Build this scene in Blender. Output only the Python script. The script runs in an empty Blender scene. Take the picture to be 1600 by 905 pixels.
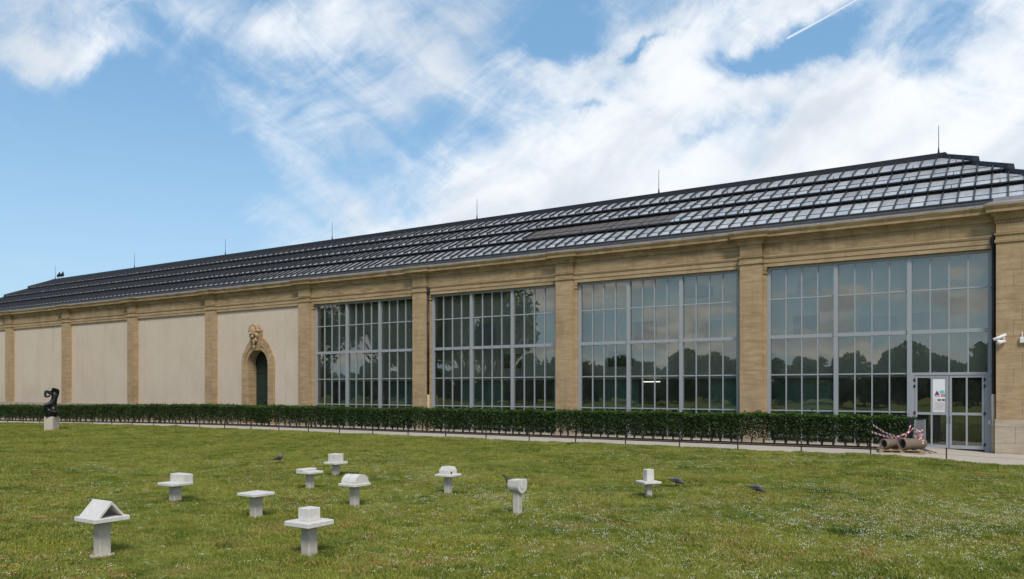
import bpy, bmesh, math, random
import numpy as np
from mathutils import Vector, Matrix
random.seed(7); RNG = np.random.default_rng(7)
R_ = math.radians
sc = bpy.context.scene
COL = sc.collection

# ------------------------------------------------------------------ camera
CAM_D, CAM_H = 31.4, 2.15            # metres from the facade, eye height
FOC, YAW = 1235.0 / 1600.0, 32.615   # focal length in picture widths, turn to the left
cam = bpy.data.cameras.new('camera'); camo = bpy.data.objects.new('camera', cam); COL.objects.link(camo)
camo.location = (0, -CAM_D, CAM_H); camo.rotation_euler = (R_(90), 0, R_(YAW))
cam.sensor_width = 36; cam.lens = 36 * FOC
cam.shift_y = (609 - 452.5) / 1600; cam.clip_end = 3000; cam.clip_start = 0.1
sc.camera = camo
sc.render.resolution_x, sc.render.resolution_y = 1024, 579

# ------------------------------------------------------------------ light
SUN_AZ = Vector((0.68, -0.733)); SUN_EL = R_(50)
sd = Vector((SUN_AZ.x * math.cos(SUN_EL), SUN_AZ.y * math.cos(SUN_EL), math.sin(SUN_EL)))
sl = bpy.data.lights.new('sun', 'SUN'); sl.energy = 2.4; sl.angle = R_(16); sl.color = (1, .93, .83)
so = bpy.data.objects.new('sun', sl); COL.objects.link(so)
so.rotation_euler = (-sd).to_track_quat('-Z', 'Y').to_euler(); so.location = (30, -60, 60)

vs = sc.view_settings
vs.view_transform = 'Standard'; vs.look = 'None'; vs.gamma = 1; vs.exposure = 0.38; vs.use_curve_mapping = False

class NT:                                            # small helper to write node trees
    def __init__(s, tree): s.t = tree; s.n = tree.nodes; s.l = tree.links
    def new(s, kind, **kw):
        nd = s.n.new(kind)
        for k, v in kw.items(): setattr(nd, k, v)
        return nd
    def put(s, sock, v):
        if isinstance(v, bpy.types.NodeSocket): s.l.new(v, sock)
        else: sock.default_value = v
    def M(s, op, a, b=None, c=None, clamp=False):
        nd = s.new('ShaderNodeMath', operation=op, use_clamp=clamp); s.put(nd.inputs[0], a)
        if b is not None: s.put(nd.inputs[1], b)
        if c is not None: s.put(nd.inputs[2], c)
        return nd.outputs[0]
    def V(s, op, a, b=None):
        nd = s.new('ShaderNodeVectorMath', operation=op); s.put(nd.inputs[0], a)
        if b is not None: s.put(nd.inputs[1], b)
        return nd.outputs['Value'] if op in ('DOT_PRODUCT', 'LENGTH') else nd.outputs[0]
    def noise(s, vec, scale, detail=4, rough=.55, dist=0, out='Fac'):
        nd = s.new('ShaderNodeTexNoise'); s.put(nd.inputs['Scale'], scale); nd.inputs['Detail'].default_value = detail
        nd.inputs['Roughness'].default_value = rough; nd.inputs['Distortion'].default_value = dist
        if vec is not None: s.l.new(vec, nd.inputs['Vector'])
        return nd.outputs[out]
    def ramp(s, f, stops):
        nd = s.new('ShaderNodeValToRGB'); e = nd.color_ramp.elements
        while len(e) < len(stops): e.new(.5)
        for x, (p, c) in zip(e, stops): x.position = p; x.color = (*c, 1) if len(c) == 3 else c
        s.put(nd.inputs[0], f); return nd.outputs[0]
    def mix(s, f, a, b, mode='MIX'):
        nd = s.new('ShaderNodeMix', data_type='RGBA', blend_type=mode); s.put(nd.inputs[0], f)
        for i, v in ((6, a), (7, b)): s.put(nd.inputs[i], (*v, 1) if isinstance(v, tuple) and len(v) == 3 else v)
        return nd.outputs[2]
    def mapr(s, v, a, b, c=0., d=1., smooth=True):
        nd = s.new('ShaderNodeMapRange', interpolation_type='SMOOTHSTEP' if smooth else 'LINEAR')
        s.put(nd.inputs[0], v)
        for i, k in enumerate((a, b, c, d)): nd.inputs[i + 1].default_value = k
        return nd.outputs[0]

# ------------------------------------------------------------------ sky
def make_world():
    w = bpy.data.worlds.new('World'); sc.world = w; w.use_nodes = True
    t = NT(w.node_tree); t.n.clear()
    sky = t.new('ShaderNodeTexSky', sky_type='NISHITA', sun_disc=False)
    sky.sun_elevation = SUN_EL; sky.sun_rotation = math.atan2(SUN_AZ.x, SUN_AZ.y); sky.air_density = 1.0
    sky.dust_density = .6; sky.ozone_density = 1.6
    g = t.new('ShaderNodeTexCoord').outputs['Generated']
    a = R_(YAW)
    rt = t.V('DOT_PRODUCT', g, (math.cos(a), math.sin(a), 0)); fw = t.V('DOT_PRODUCT', g, (-math.sin(a), math.cos(a), 0))
    up = t.V('DOT_PRODUCT', g, (0, 0, 1))
    az = t.M('ARCTAN2', rt, fw); el = t.M('ARCSINE', up)
    wz = t.V('SUBTRACT', t.noise(g, 5.5, 6, .62, .3, 'Color'), (.5, .5, .5)); wsep = t.new('ShaderNodeSeparateXYZ'); t.put(wsep.inputs[0], wz)
    az0, el0 = az, el; az = t.M('ADD', az, t.M('MULTIPLY', wsep.outputs[0], .20)); el = t.M('ADD', el, t.M('MULTIPLY', wsep.outputs[1], .13))
    def ae(u, v):                                    # where in the sky a cloud hangs: azimuth and elevation
        z = math.atan((u - 800) / 1235); return z, math.atan((609 - v) / 1235 * math.cos(z))
    def along(u0, v0, u1, v1):                       # coordinates along and across a streak of cloud
        (x0, y0), (x1, y1) = ae(u0, v0), ae(u1, v1); L = math.hypot(x1 - x0, y1 - y0); cx, cy = (x1 - x0) / L, (y1 - y0) / L
        dx = t.M('SUBTRACT', az, (x0 + x1) / 2); dy = t.M('SUBTRACT', el, (y0 + y1) / 2)
        s_ = t.M('ADD', t.M('MULTIPLY', dx, cx), t.M('MULTIPLY', dy, cy))
        n_ = t.M('SUBTRACT', t.M('MULTIPLY', dy, cx), t.M('MULTIPLY', dx, cy))
        return s_, n_, L
    def streak(u0, v0, u1, v1, wpx, amp):
        s_, n_, L = along(u0, v0, u1, v1)
        q = t.M('ADD', t.M('POWER', t.M('ABSOLUTE', t.M('DIVIDE', s_, L * .5)), 2.), t.M('POWER', t.M('ABSOLUTE', t.M('DIVIDE', n_, wpx / 1400)), 2.))
        return t.M('MULTIPLY', t.M('EXPONENT', t.M('MULTIPLY', q, -1.)), amp)
    # noise space: streaks that rise from the left to the right
    rot = R_(33)
    cv = t.new('ShaderNodeCombineXYZ')
    p = t.M('ADD', t.M('MULTIPLY', rt, math.cos(rot)), t.M('MULTIPLY', up, math.sin(rot)))
    q = t.M('SUBTRACT', t.M('MULTIPLY', up, math.cos(rot)), t.M('MULTIPLY', rt, math.sin(rot)))
    t.put(cv.inputs[0], t.M('MULTIPLY', p, .55)); t.put(cv.inputs[1], t.M('MULTIPLY', q, 1.25)); t.put(cv.inputs[2], fw)
    nv = cv.outputs[0]
    warp = t.V('SUBTRACT', t.noise(nv, 3.1, 3, .5, 0, 'Color'), (.5, .5, .5))
    sc_ = t.new('ShaderNodeVectorMath', operation='SCALE'); t.put(sc_.inputs[0], warp); sc_.inputs[3].default_value = .22
    nv2 = t.V('ADD', nv, sc_.outputs[0])
    big = t.noise(nv2, 4.2, 9, .60, .25)
    cv2 = t.new('ShaderNodeCombineXYZ')              # fibres of the high thin cloud, falling to the right
    t.put(cv2.inputs[0], t.M('ADD', t.M('MULTIPLY', rt, 3.4), t.M('MULTIPLY', up, -2.6)))
    t.put(cv2.inputs[1], t.M('ADD', t.M('MULTIPLY', rt, 7.), t.M('MULTIPLY', up, 11.))); t.put(cv2.inputs[2], t.M('MULTIPLY', fw, 3.))
    fib = t.noise(t.V('ADD', cv2.outputs[0], warp), 1.5, 7, .62, .6)
    _, nd, _ = along(540, 350, 980, 40)
    mass = t.mapr(nd, .035, -.075, 0, .30)
    mass = t.M('MULTIPLY', mass, t.mapr(t.M('ABSOLUTE', az), .85, 1.5, 1., .42))
    bias = mass
    for args in ((0, 85, 215, 82, 24, .27), (0, 30, 330, 15, 40, .11), (180, 8, 720, 40, 62, .20), (470, 60, 780, 120, 55, .17),
                 (300, 130, 520, 250, 62, .19), (430, 170, 700, 160, 45, .15), (650, 320, 900, 330, 60, .10), (1080, 290, 1700, 120, 90, .10),
                 (1300, 60, 1440, 10, 16, .14), (860, 125, 1010, 40, 30, .12),
                 (1150, 112, 1420, 0, 34, -.42), (1400, 60, 1520, 10, 34, -.26), (800, 75, 930, 45, 34, -.22), (1090, 108, 1220, 96, 16, -.22), (960, 80, 1020, 62, 9, -.30),
                 (1150, 205, 1250, 180, 26, -.16), (1020, 245, 1150, 200, 14, -.16), (1400, 118, 1480, 90, 20, -.14), (870, 170, 930, 160, 12, -.2),
                 (0, 260, 330, 330, 150, -.22), (560, 130, 650, 122, 14, -.08)):
        bias = t.M('ADD', bias, streak(*args))
    fine = t.noise(nv2, 17., 7, .68, .4)
    comb = t.M('ADD', t.M('ADD', t.M('MULTIPLY', big, .50), t.M('MULTIPLY', fib, .26)), t.M('MULTIPLY', fine, .24))
    comb = t.M('MULTIPLY_ADD', comb, 1.5, -.25)
    dens = t.mapr(t.M('ADD', comb, bias), .45, .85, 0, .97)
    az, el = az0, el0
    s_, n_, L = along(1226, 62, 1338, 0)             # the vapour trail of an aircraft
    trail = t.M('MULTIPLY', t.M('EXPONENT', t.M('MULTIPLY', t.M('POWER', t.M('ABSOLUTE', t.M('DIVIDE', n_, .0011)), 2.), -1.)), t.mapr(s_, -L * .5, -L * .44))
    trail = t.M('MULTIPLY', trail, t.mapr(s_, L * .9, L * .6, 0, .8))
    dens = t.M('MAXIMUM', dens, trail)
    tone = t.noise(nv2, 6.5, 6, .55)
    shade = t.mix(t.mapr(tone, .33, .60), (5.2, 5.65, 6.2), (7.2, 7.4, 7.6))
    haze_f = t.mapr(el, .0, .40, .62, 0.)
    lift = t.mix(.55, sky.outputs[0], (1.7, 3.75, 6.1))
    blue = t.mix(haze_f, lift, (4.0, 5.7, 7.0))
    colr = t.mix(dens, blue, shade)
    cm = t.new('ShaderNodeMapping'); t.l.new(g, cm.inputs[0]); cm.inputs['Scale'].default_value = (2.6, 2.6, 7.5)      # low heaped cloud over the rest of the horizon
    cum = t.M('MULTIPLY', t.mapr(t.noise(cm.outputs[0], 2.4, 7, .58, .2), .47, .58), t.M('MULTIPLY', t.mapr(t.M('ABSOLUTE', az), 1.0, 1.6), t.mapr(el, .55, .28)))
    ctone = t.mix(t.mapr(t.noise(cm.outputs[0], 5.1, 4, .55), .4, .6), (4.6, 4.45, 4.6), (7.6, 7.0, 6.6))
    colr = t.mix(t.M('MULTIPLY', cum, .9), colr, ctone)
    # below the horizon: dull ground, never seen past the terrain
    colr = t.mix(t.mapr(el, -.05, 0), (.9, 1.0, .7), colr)
    bg = t.new('ShaderNodeBackground'); t.put(bg.inputs[0], colr); bg.inputs[1].default_value = SKY_STRENGTH
    o = t.new('ShaderNodeOutputWorld'); t.l.new(bg.outputs[0], o.inputs[0])
SKY_STRENGTH = .105
make_world()

# ------------------------------------------------------------------ materials
MATS = {}
def mat(name):
    m = bpy.data.materials.new(name); m.use_nodes = True; MATS[name] = m
    t = NT(m.node_tree); b = t.n['Principled BSDF']; return m, t, b
def pos(t): return t.new('ShaderNodeNewGeometry').outputs['Position']
def bump(t, b, h, strength=.3, dist=.01):
    nd = t.new('ShaderNodeBump'); nd.inputs['Strength'].default_value = strength; nd.inputs['Distance'].default_value = dist
    t.put(nd.inputs['Height'], h); t.l.new(nd.outputs[0], b.inputs['Normal'])
def simple(name, c, rough=.6, metal=0., var=.15, nscale=4., bmp=0., spec=.5):
    m, t, b = mat(name); P = pos(t)
    n = t.noise(P, nscale, 5, .6)
    t.put(b.inputs['Base Color'], t.mix(n, tuple(x * (1 - var) for x in c), tuple(x * (1 + var) for x in c)))
    b.inputs['Roughness'].default_value = rough; b.inputs['Metallic'].default_value = metal; b.inputs['Specular IOR Level'].default_value = spec
    if bmp: bump(t, b, t.noise(P, nscale * 6, 4, .6), bmp)
    return m
def stone(name, c1, c2, c3, stain=.5):
    m, t, b = mat(name); P = pos(t); rnd = t.new('ShaderNodeObjectInfo').outputs['Random']
    st = t.new('ShaderNodeMapping'); t.l.new(P, st.inputs[0]); st.inputs['Scale'].default_value = (1, 1, 6)
    st2 = t.new('ShaderNodeMapping'); t.l.new(P, st2.inputs[0]); st2.inputs['Scale'].default_value = (2.6, 2.6, .8)
    base = t.mix(t.mapr(rnd, 0, 1, smooth=False), c1, c2)
    base = t.mix(t.mapr(t.noise(st.outputs[0], 1.3, 6, .6), .38, .66), base, c3)
    base = t.mix(t.mapr(t.noise(P, .7, 4, .6), .5, .72, 0, .5), base, (c2[0] * .72, c2[1] * .70, c2[2] * .66))
    drip = t.mapr(t.noise(st2.outputs[0], .9, 5, .62), .46, .70, 0, stain)
    base = t.mix(drip, base, tuple(x * .52 for x in c2))
    fine = t.noise(P, 26, 5, .65)
    base = t.mix(.5, base, t.mix(fine, (.62, .6, .56), (1.18, 1.18, 1.18)), 'MULTIPLY') if False else t.mix(t.mapr(fine, .3, .75, .0, .22), base, tuple(x * .55 for x in c1))
    t.put(b.inputs['Base Color'], base); b.inputs['Roughness'].default_value = .88; b.inputs['Specular IOR Level'].default_value = .25
    bump(t, b, t.noise(P, 18, 6, .68), .45, .02)
    return m
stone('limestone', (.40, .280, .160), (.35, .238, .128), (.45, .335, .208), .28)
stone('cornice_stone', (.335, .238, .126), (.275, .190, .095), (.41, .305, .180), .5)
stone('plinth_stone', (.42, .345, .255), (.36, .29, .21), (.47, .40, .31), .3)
stone('return_stone', (.33, .22, .105), (.29, .19, .09), (.38, .265, .14), .6)  # browner limestone: staining, plus the shade of the returns put into the colour
def stucco():
    m, t, b = mat('stucco'); P = pos(t)
    mp = t.new('ShaderNodeMapping'); t.l.new(P, mp.inputs[0]); mp.inputs['Scale'].default_value = (.8, 1, .25)
    c = t.mix(t.noise(P, .5, 5, .6), (.54, .448, .352), (.64, .545, .445))
    c = t.mix(t.mapr(t.noise(mp.outputs[0], 1.1, 6, .65), .45, .76, 0, .42), c, (.44, .350, .265))
    sz = t.new('ShaderNodeSeparateXYZ'); t.l.new(P, sz.inputs[0])
    seam = t.mapr(t.M('ABSOLUTE', t.M('SUBTRACT', t.M('FRACT', t.M('MULTIPLY', sz.outputs[0], .431)), .5)), .012, .004, 0, .35)
    c = t.mix(seam, c, (.33, .27, .21))
    c = t.mix(t.mapr(t.noise(P, 9, 6, .7), .4, .72, 0, .32), c, (.42, .335, .26))
    t.put(b.inputs['Base Color'], c); b.inputs['Roughness'].default_value = .92; b.inputs['Specular IOR Level'].default_value = .2
    bump(t, b, t.noise(P, 30, 5, .7), .6, .02)
stucco()
simple('lead', (.245, .24, .25), .6, .1, .4, 2.2, .2)
simple('weathered_lead', (.075, .073, .075), .6, .1, .6, 3.5, .3)
simple('dark_metal', (.022, .023, .028), .45, .3, .3, 5)
simple('roof_bar', (.035, .035, .042), .42, .3, .3, 3)
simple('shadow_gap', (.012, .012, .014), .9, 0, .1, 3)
simple('frame_paint', (.315, .335, .355), .42, .1, .07, 1.5)
simple('brown_sheet', (.105, .088, .080), .7, 0, .2, 2.5, .2)
simple('door_green', (.012, .028, .022), .35, 0, .25, 2)
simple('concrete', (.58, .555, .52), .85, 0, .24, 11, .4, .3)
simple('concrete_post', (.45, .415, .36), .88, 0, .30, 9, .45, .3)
simple('bronze', (.018, .018, .017), .38, .6, .4, 9, .2)
simple('marble_plinth', (.47, .42, .37), .8, 0, .16, 5, .2)
simple('bark', (.10, .08, .055), .9, 0, .3, 12, .4)
simple('rust_post', (.035, .028, .026), .7, .3, .3, 10)
simple('white_plastic', (.70, .69, .66), .45, 0, .06, 8)
simple('paper', (.72, .73, .76), .5, 0, .02, 3)
simple('print_plum', (.17, .03, .08), .6); simple('print_teal', (.18, .50, .47), .6); simple('print_pink', (.55, .25, .25), .6); simple('print_dark', (.05, .045, .05), .6); simple('print_grey', (.34, .34, .36), .6); simple('print_beige', (.60, .57, .55), .6)
simple('pipe_clay', (.185, .145, .10), .85, 0, .2, 8, .3)
simple('pallet_wood', (.33, .235, .14), .85, 0, .25, 12, .3)
simple('barrier_grey', (.12, .127, .133), .6, .2, .15, 5)
simple('pigeon_grey', (.085, .085, .10), .7, 0, .35, 30)
simple('pigeon_dark', (.022, .022, .026), .6, 0, .3, 30)
simple('pigeon_pale', (.17, .17, .185), .7, 0, .2, 30)
simple('bird_leg', (.22, .07, .06), .6)
simple('interior_pale', (.72, .73, .68), .8, 0, .06, .6)
simple('interior_teal', (.13, .38, .33), .6, 0, .2, .7)
simple('interior_dark', (.015, .017, .017), .7, 0, .2, 1)
simple('interior_floor', (.13, .12, .105), .35, 0, .1, 1)
simple('blind_blue', (.10, .15, .21), .7, 0, .1, 2)
simple('opening_blue', (.30, .42, .52), .6, 0, .1, 2)
def gravel():
    m, t, b = mat('gravel'); P = pos(t)
    c = t.mix(t.noise(P, .8, 6, .6), (.40, .345, .29), (.52, .46, .395))
    c = t.mix(t.mapr(t.noise(P, 45, 3, .7), .35, .7, 0, .4), c, (.30, .25, .2))
    t.put(b.inputs['Base Color'], c); b.inputs['Roughness'].default_value = .95; b.inputs['Specular IOR Level'].default_value = .15
    bump(t, b, t.noise(P, 70, 3, .6), .5, .01)
gravel()
simple('soil', (.075, .058, .04), .95, 0, .35, 6, .5)
GRASS_STOPS = None
def lawn_colour(t, P, dark=1.0):
    big = t.noise(P, .42, 4, .6); mid = t.noise(P, 1.7, 5, .65); dry = t.noise(t.V('ADD', P, (31., 7., 0.)), .9, 5, .62)
    c = t.mix(t.mapr(big, .36, .64), (.115, .165, .020), (.255, .268, .044))
    c = t.mix(t.mapr(mid, .42, .68, 0, .7), c, (.31, .295, .062))
    c = t.mix(t.mapr(dry, .52, .70, 0, .75), c, (.32, .235, .085))
    c = t.mix(t.mapr(t.noise(t.V('ADD', P, (3., 51., 0.)), 1.15, 4, .55), .57, .68, 0, .85), c, (.060, .125, .014))
    return c
def grass_mats():
    m, t, b = mat('lawn_soil'); P = pos(t)
    c = t.mix(t.mapr(t.noise(P, 14, 5, .7), .35, .7), lawn_colour(t, P), (.06, .066, .02))
    t.put(b.inputs['Base Color'], c); b.inputs['Roughness'].default_value = .95; b.inputs['Specular IOR Level'].default_value = .1
    bump(t, b, t.noise(P, 30, 4, .7), .8, .03)
    for nm, tw, add in (('grass_blade', .45, None), ('grass_dark', .3, (.022, .062, .012))):
        m, t, b = mat(nm); P = pos(t); rnd = t.new('ShaderNodeObjectInfo').outputs['Random']
        c = lawn_colour(t, P)
        if add: c = t.mix(.75, c, add)
        c = t.mix(t.mapr(rnd, .35, 1, 0, .6, False), c, (.41, .40, .12) if not add else (.03, .09, .02))
        c = t.mix(t.mapr(t.noise(P, 22, 2, .5), .58, .72, 0, .45), c, (.48, .44, .20) if not add else (.05, .10, .03))
        t.put(b.inputs['Base Color'], c); b.inputs['Roughness'].default_value = .8; b.inputs['Specular IOR Level'].default_value = .06
        tr = t.new('ShaderNodeBsdfTranslucent'); t.put(tr.inputs[0], c); mx = t.new('ShaderNodeMixShader'); mx.inputs[0].default_value = .25
        out = [n for n in t.n if n.type == 'OUTPUT_MATERIAL'][0]
        t.l.new(b.outputs[0], mx.inputs[1]); t.l.new(tr.outputs[0], mx.inputs[2]); t.l.new(mx.outputs[0], out.inputs[0])
grass_mats()
simple('clover_white', (.60, .60, .48), .8, 0, .15, 40); simple('flower_yellow', (.62, .46, .03), .7); simple('dead_leaf', (.30, .12, .05), .8, 0, .4, 20)
def leaf_mat(name, c1, c2, tr_=.3):
    m, t, b = mat(name); P = pos(t)
    isl = t.new('ShaderNodeNewGeometry').outputs['Random Per Island']
    c = t.mix(isl, c1, c2); c = t.mix(t.mapr(t.noise(P, 1.6, 3, .6), .4, .65, 0, .5), c, tuple(x * .6 for x in c1))
    t.put(b.inputs['Base Color'], c); b.inputs['Roughness'].default_value = .5; b.inputs['Specular IOR Level'].default_value = .3
    tr = t.new('ShaderNodeBsdfTranslucent'); t.put(tr.inputs[0], c); mx = t.new('ShaderNodeMixShader'); mx.inputs[0].default_value = tr_
    out = [n for n in t.n if n.type == 'OUTPUT_MATERIAL'][0]
    t.l.new(b.outputs[0], mx.inputs[1]); t.l.new(tr.outputs[0], mx.inputs[2]); t.l.new(mx.outputs[0], out.inputs[0])
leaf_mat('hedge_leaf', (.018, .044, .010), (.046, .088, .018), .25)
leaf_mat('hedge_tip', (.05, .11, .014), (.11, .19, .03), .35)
leaf_mat('tree_leaf', (.055, .105, .022), (.11, .175, .045), .5)
def glass():
    m, t, b = mat('window_glass'); t.n.remove(b)
    fr = t.new('ShaderNodeFresnel'); fr.inputs[0].default_value = 1.85
    f = t.M('MULTIPLY_ADD', fr.outputs[0], 1.25, .10, True)
    gl = t.new('ShaderNodeBsdfGlossy'); gl.inputs['Color'].default_value = (.90, .90, .83, 1); gl.inputs['Roughness'].default_value = .0
    P = pos(t); rnd = t.new('ShaderNodeObjectInfo').outputs['Random']
    bp = t.new('ShaderNodeBump'); bp.inputs['Strength'].default_value = .09; bp.inputs['Distance'].default_value = .02
    t.put(bp.inputs['Height'], t.noise(t.V('ADD', P, rnd), 1.1, 2, .5)); t.l.new(bp.outputs[0], gl.inputs['Normal'])
    tp = t.new('ShaderNodeBsdfTransparent'); tp.inputs[0].default_value = (.82, .87, .83, 1)
    mx = t.new('ShaderNodeMixShader'); t.put(mx.inputs[0], f); t.l.new(tp.outputs[0], mx.inputs[1]); t.l.new(gl.outputs[0], mx.inputs[2])
    df = t.new('ShaderNodeBsdfDiffuse'); df.inputs[0].default_value = (.30, .34, .30, 1)                     # pale haze painted over the panes to lighten their darks
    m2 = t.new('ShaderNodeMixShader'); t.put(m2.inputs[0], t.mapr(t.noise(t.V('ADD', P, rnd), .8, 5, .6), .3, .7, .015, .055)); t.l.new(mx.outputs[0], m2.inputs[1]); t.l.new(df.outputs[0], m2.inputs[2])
    out = [n for n in t.n if n.type == 'OUTPUT_MATERIAL'][0]; t.l.new(m2.outputs[0], out.inputs[0])
    m, t, b = mat('roof_glass'); P = pos(t); rnd = t.new('ShaderNodeObjectInfo').outputs['Random']
    mp = t.new('ShaderNodeMapping'); t.l.new(P, mp.inputs[0]); mp.inputs['Scale'].default_value = (3, .8, .8)
    c = t.mix(rnd, (.38, .39, .40), (.54, .55, .56)); c = t.mix(t.mapr(t.noise(mp.outputs[0], 1.6, 5, .65), .45, .75, 0, .5), c, (.25, .245, .24))
    t.put(b.inputs['Base Color'], c); b.inputs['Specular IOR Level'].default_value = .9; b.inputs['IOR'].default_value = 1.6
    t.put(b.inputs['Roughness'], t.mapr(t.noise(P, 3, 4, .6), .3, .7, .12, .3))
glass()
def tape_mat():
    m, t, b = mat('hazard_tape'); g = t.new('ShaderNodeTexCoord').outputs['UV']
    sx = t.new('ShaderNodeSeparateXYZ'); t.l.new(g, sx.inputs[0])
    s_ = t.M('GREATER_THAN', t.M('FRACT', t.M('MULTIPLY', t.M('ADD', sx.outputs[0], t.M('MULTIPLY', sx.outputs[1], .05)), 5.5)), .5)
    t.put(b.inputs['Base Color'], t.mix(s_, (.72, .66, .66), (.42, .04, .06))); b.inputs['Roughness'].default_value = .5
tape_mat()

# ------------------------------------------------------------------ mesh helpers
class MB:
    def __init__(s): s.v = []; s.f = []; s.uv = None
    def add(s, vs, fs):
        o = len(s.v); s.v += [tuple(v) for v in vs]; s.f += [tuple(i + o for i in f) for f in fs]; return s
    def box(s, x0, x1, y0, y1, z0, z1):
        return s.add([(x0, y0, z0), (x1, y0, z0), (x1, y1, z0), (x0, y1, z0), (x0, y0, z1), (x1, y0, z1), (x1, y1, z1), (x0, y1, z1)],
                     [(0, 3, 2, 1), (4, 5, 6, 7), (0, 1, 5, 4), (1, 2, 6, 5), (2, 3, 7, 6), (3, 0, 4, 7)])
    def cbox(s, x0, x1, y0, y1, z0, z1, c=.008):     # a box with every edge chamfered
        X, Y, Z = (x0, x1), (y0, y1), (z0, z1); vs = []; ix = {}
        for i in (0, 1):
            for j in (0, 1):
                for k in (0, 1):
                    p = [X[i], Y[j], Z[k]]; d = [c if q == 0 else -c for q in (i, j, k)]
                    for a in range(3):
                        r = [p[b] + (0 if b == a else d[b]) for b in range(3)]; ix[i, j, k, a] = len(vs); vs.append(r)
        F = []
        def quad(q):                                 # orient outward
            cx = Vector(((x0 + x1) / 2, (y0 + y1) / 2, (z0 + z1) / 2)); P = [Vector(vs[i]) for i in q]
            n = (P[1] - P[0]).cross(P[2] - P[0]); m = sum(P, Vector()) / len(P)
            F.append(tuple(q) if n.dot(m - cx) > 0 else tuple(reversed(q)))
        for a in range(3):
            b, c_ = [q for q in range(3) if q != a]
            for s_ in (0, 1):
                def key(m, n):
                    k = [0, 0, 0]; k[a] = s_; k[b] = m; k[c_] = n; return (*k, a)
                quad([ix[key(0, 0)], ix[key(1, 0)], ix[key(1, 1)], ix[key(0, 1)]])
        for a in range(3):                           # edges along axis a
            b, c_ = [q for q in range(3) if q != a]
            for m in (0, 1):
                for n in (0, 1):
                    def key(t_, ax):
                        k = [0, 0, 0]; k[a] = t_; k[b] = m; k[c_] = n; return (*k, ax)
                    quad([ix[key(0, b)], ix[key(1, b)], ix[key(1, c_)], ix[key(0, c_)]])
        for i in (0, 1):
            for j in (0, 1):
                for k in (0, 1): quad([ix[i, j, k, 0], ix[i, j, k, 1], ix[i, j, k, 2]])
        return s.add(vs, F)
    def sweep(s, path, prof, caps=True):
        # path: xy points left to right, outward = to the right-hand side of travel (-y); prof: (out, z)
        P = [Vector(p) for p in path]; n = len(P); m = len(prof); vs = []
        for i in range(n):
            ns = []
            if i > 0: d = (P[i] - P[i - 1]).normalized(); ns.append(Vector((d.y, -d.x)))
            if i < n - 1: d = (P[i + 1] - P[i]).normalized(); ns.append(Vector((d.y, -d.x)))
            k = ns[0] if len(ns) == 1 else (ns[0] + ns[1]) / (1 + ns[0].dot(ns[1]))
            vs += [(P[i].x + k.x * o, P[i].y + k.y * o, z) for o, z in prof]
        fs = [(i * m + j, (i + 1) * m + j, (i + 1) * m + j + 1, i * m + j + 1) for i in range(n - 1) for j in range(m - 1)]
        if caps: fs += [tuple(range(m)), tuple((n - 1) * m + j for j in reversed(range(m)))]
        return s.add(vs, fs)
    def tube(s, pts, r, seg=8, caps=True):
        P = [Vector(p) for p in pts]; r = r if isinstance(r, (list, tuple)) else [r] * len(P); vs = []; ref = None
        for i, p in enumerate(P):
            d = (P[min(i + 1, len(P) - 1)] - P[max(i - 1, 0)]).normalized()
            if ref is None: ref = Vector((1, 0, 0)) if abs(d.x) < .8 else Vector((0, 1, 0))
            a = d.cross(ref).normalized(); b = d.cross(a); ref = a.cross(d)
            vs += [p + (a * math.cos(q) + b * math.sin(q)) * r[i] for q in (2 * math.pi * k / seg for k in range(seg))]
        fs = [(i * seg + k, i * seg + (k + 1) % seg, (i + 1) * seg + (k + 1) % seg, (i + 1) * seg + k) for i in range(len(P) - 1) for k in range(seg)]
        if caps: fs += [tuple(reversed(range(seg))), tuple((len(P) - 1) * seg + k for k in range(seg))]
        return s.add(vs, fs)
    def prism(s, poly, axis, a, b):                  # polygon extruded along an axis; poly in the two other coordinates, in order
        def pt(q, h): return {'x': (h, q[0], q[1]), 'y': (q[0], h, q[1]), 'z': (q[0], q[1], h)}[axis]
        n = len(poly)
        return s.add([pt(q, a) for q in poly] + [pt(q, b) for q in poly],
                     [tuple(range(n)), tuple(reversed(range(n, 2 * n)))] + [(i, i + n, (i + 1) % n + n, (i + 1) % n) for i in range(n)])
    def mesh(s, name, m, smooth=False, flip=True):
        me = bpy.data.meshes.new(name); me.from_pydata(s.v, [], s.f)
        if flip: bm = bmesh.new(); bm.from_mesh(me); bmesh.ops.recalc_face_normals(bm, faces=bm.faces); bm.to_mesh(me); bm.free()
        me.materials.append(MATS[m])
        if smooth: me.polygons.foreach_set('use_smooth', [True] * len(me.polygons))
        return me
    def build(s, name, m, parent=None, smooth=False, loc=None, flip=True):
        return link(name, s.mesh(name, m, smooth, flip), parent, loc)
def link(name, me, parent=None, loc=None):
    o = bpy.data.objects.new(name, me); COL.objects.link(o)
    if parent: o.parent = parent
    if loc: o.location = loc
    return o
def tag(o, label=None, cat=None, group=None, kind=None):
    for k, v in (('label', label), ('category', cat), ('group', group), ('kind', kind)):
        if v: o[k] = v
    return o
def thing(name, loc, label, cat, group=None, rz=0):
    o = bpy.data.objects.new(name, None); COL.objects.link(o); o.location = loc; o.rotation_euler.z = rz; o.empty_display_size = .2
    return tag(o, label, cat, group)
def copy_tree(o, parent=None):
    c = o.copy(); COL.objects.link(c); c.parent = parent
    for ch in o.children: copy_tree(ch, c)
    return c

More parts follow.
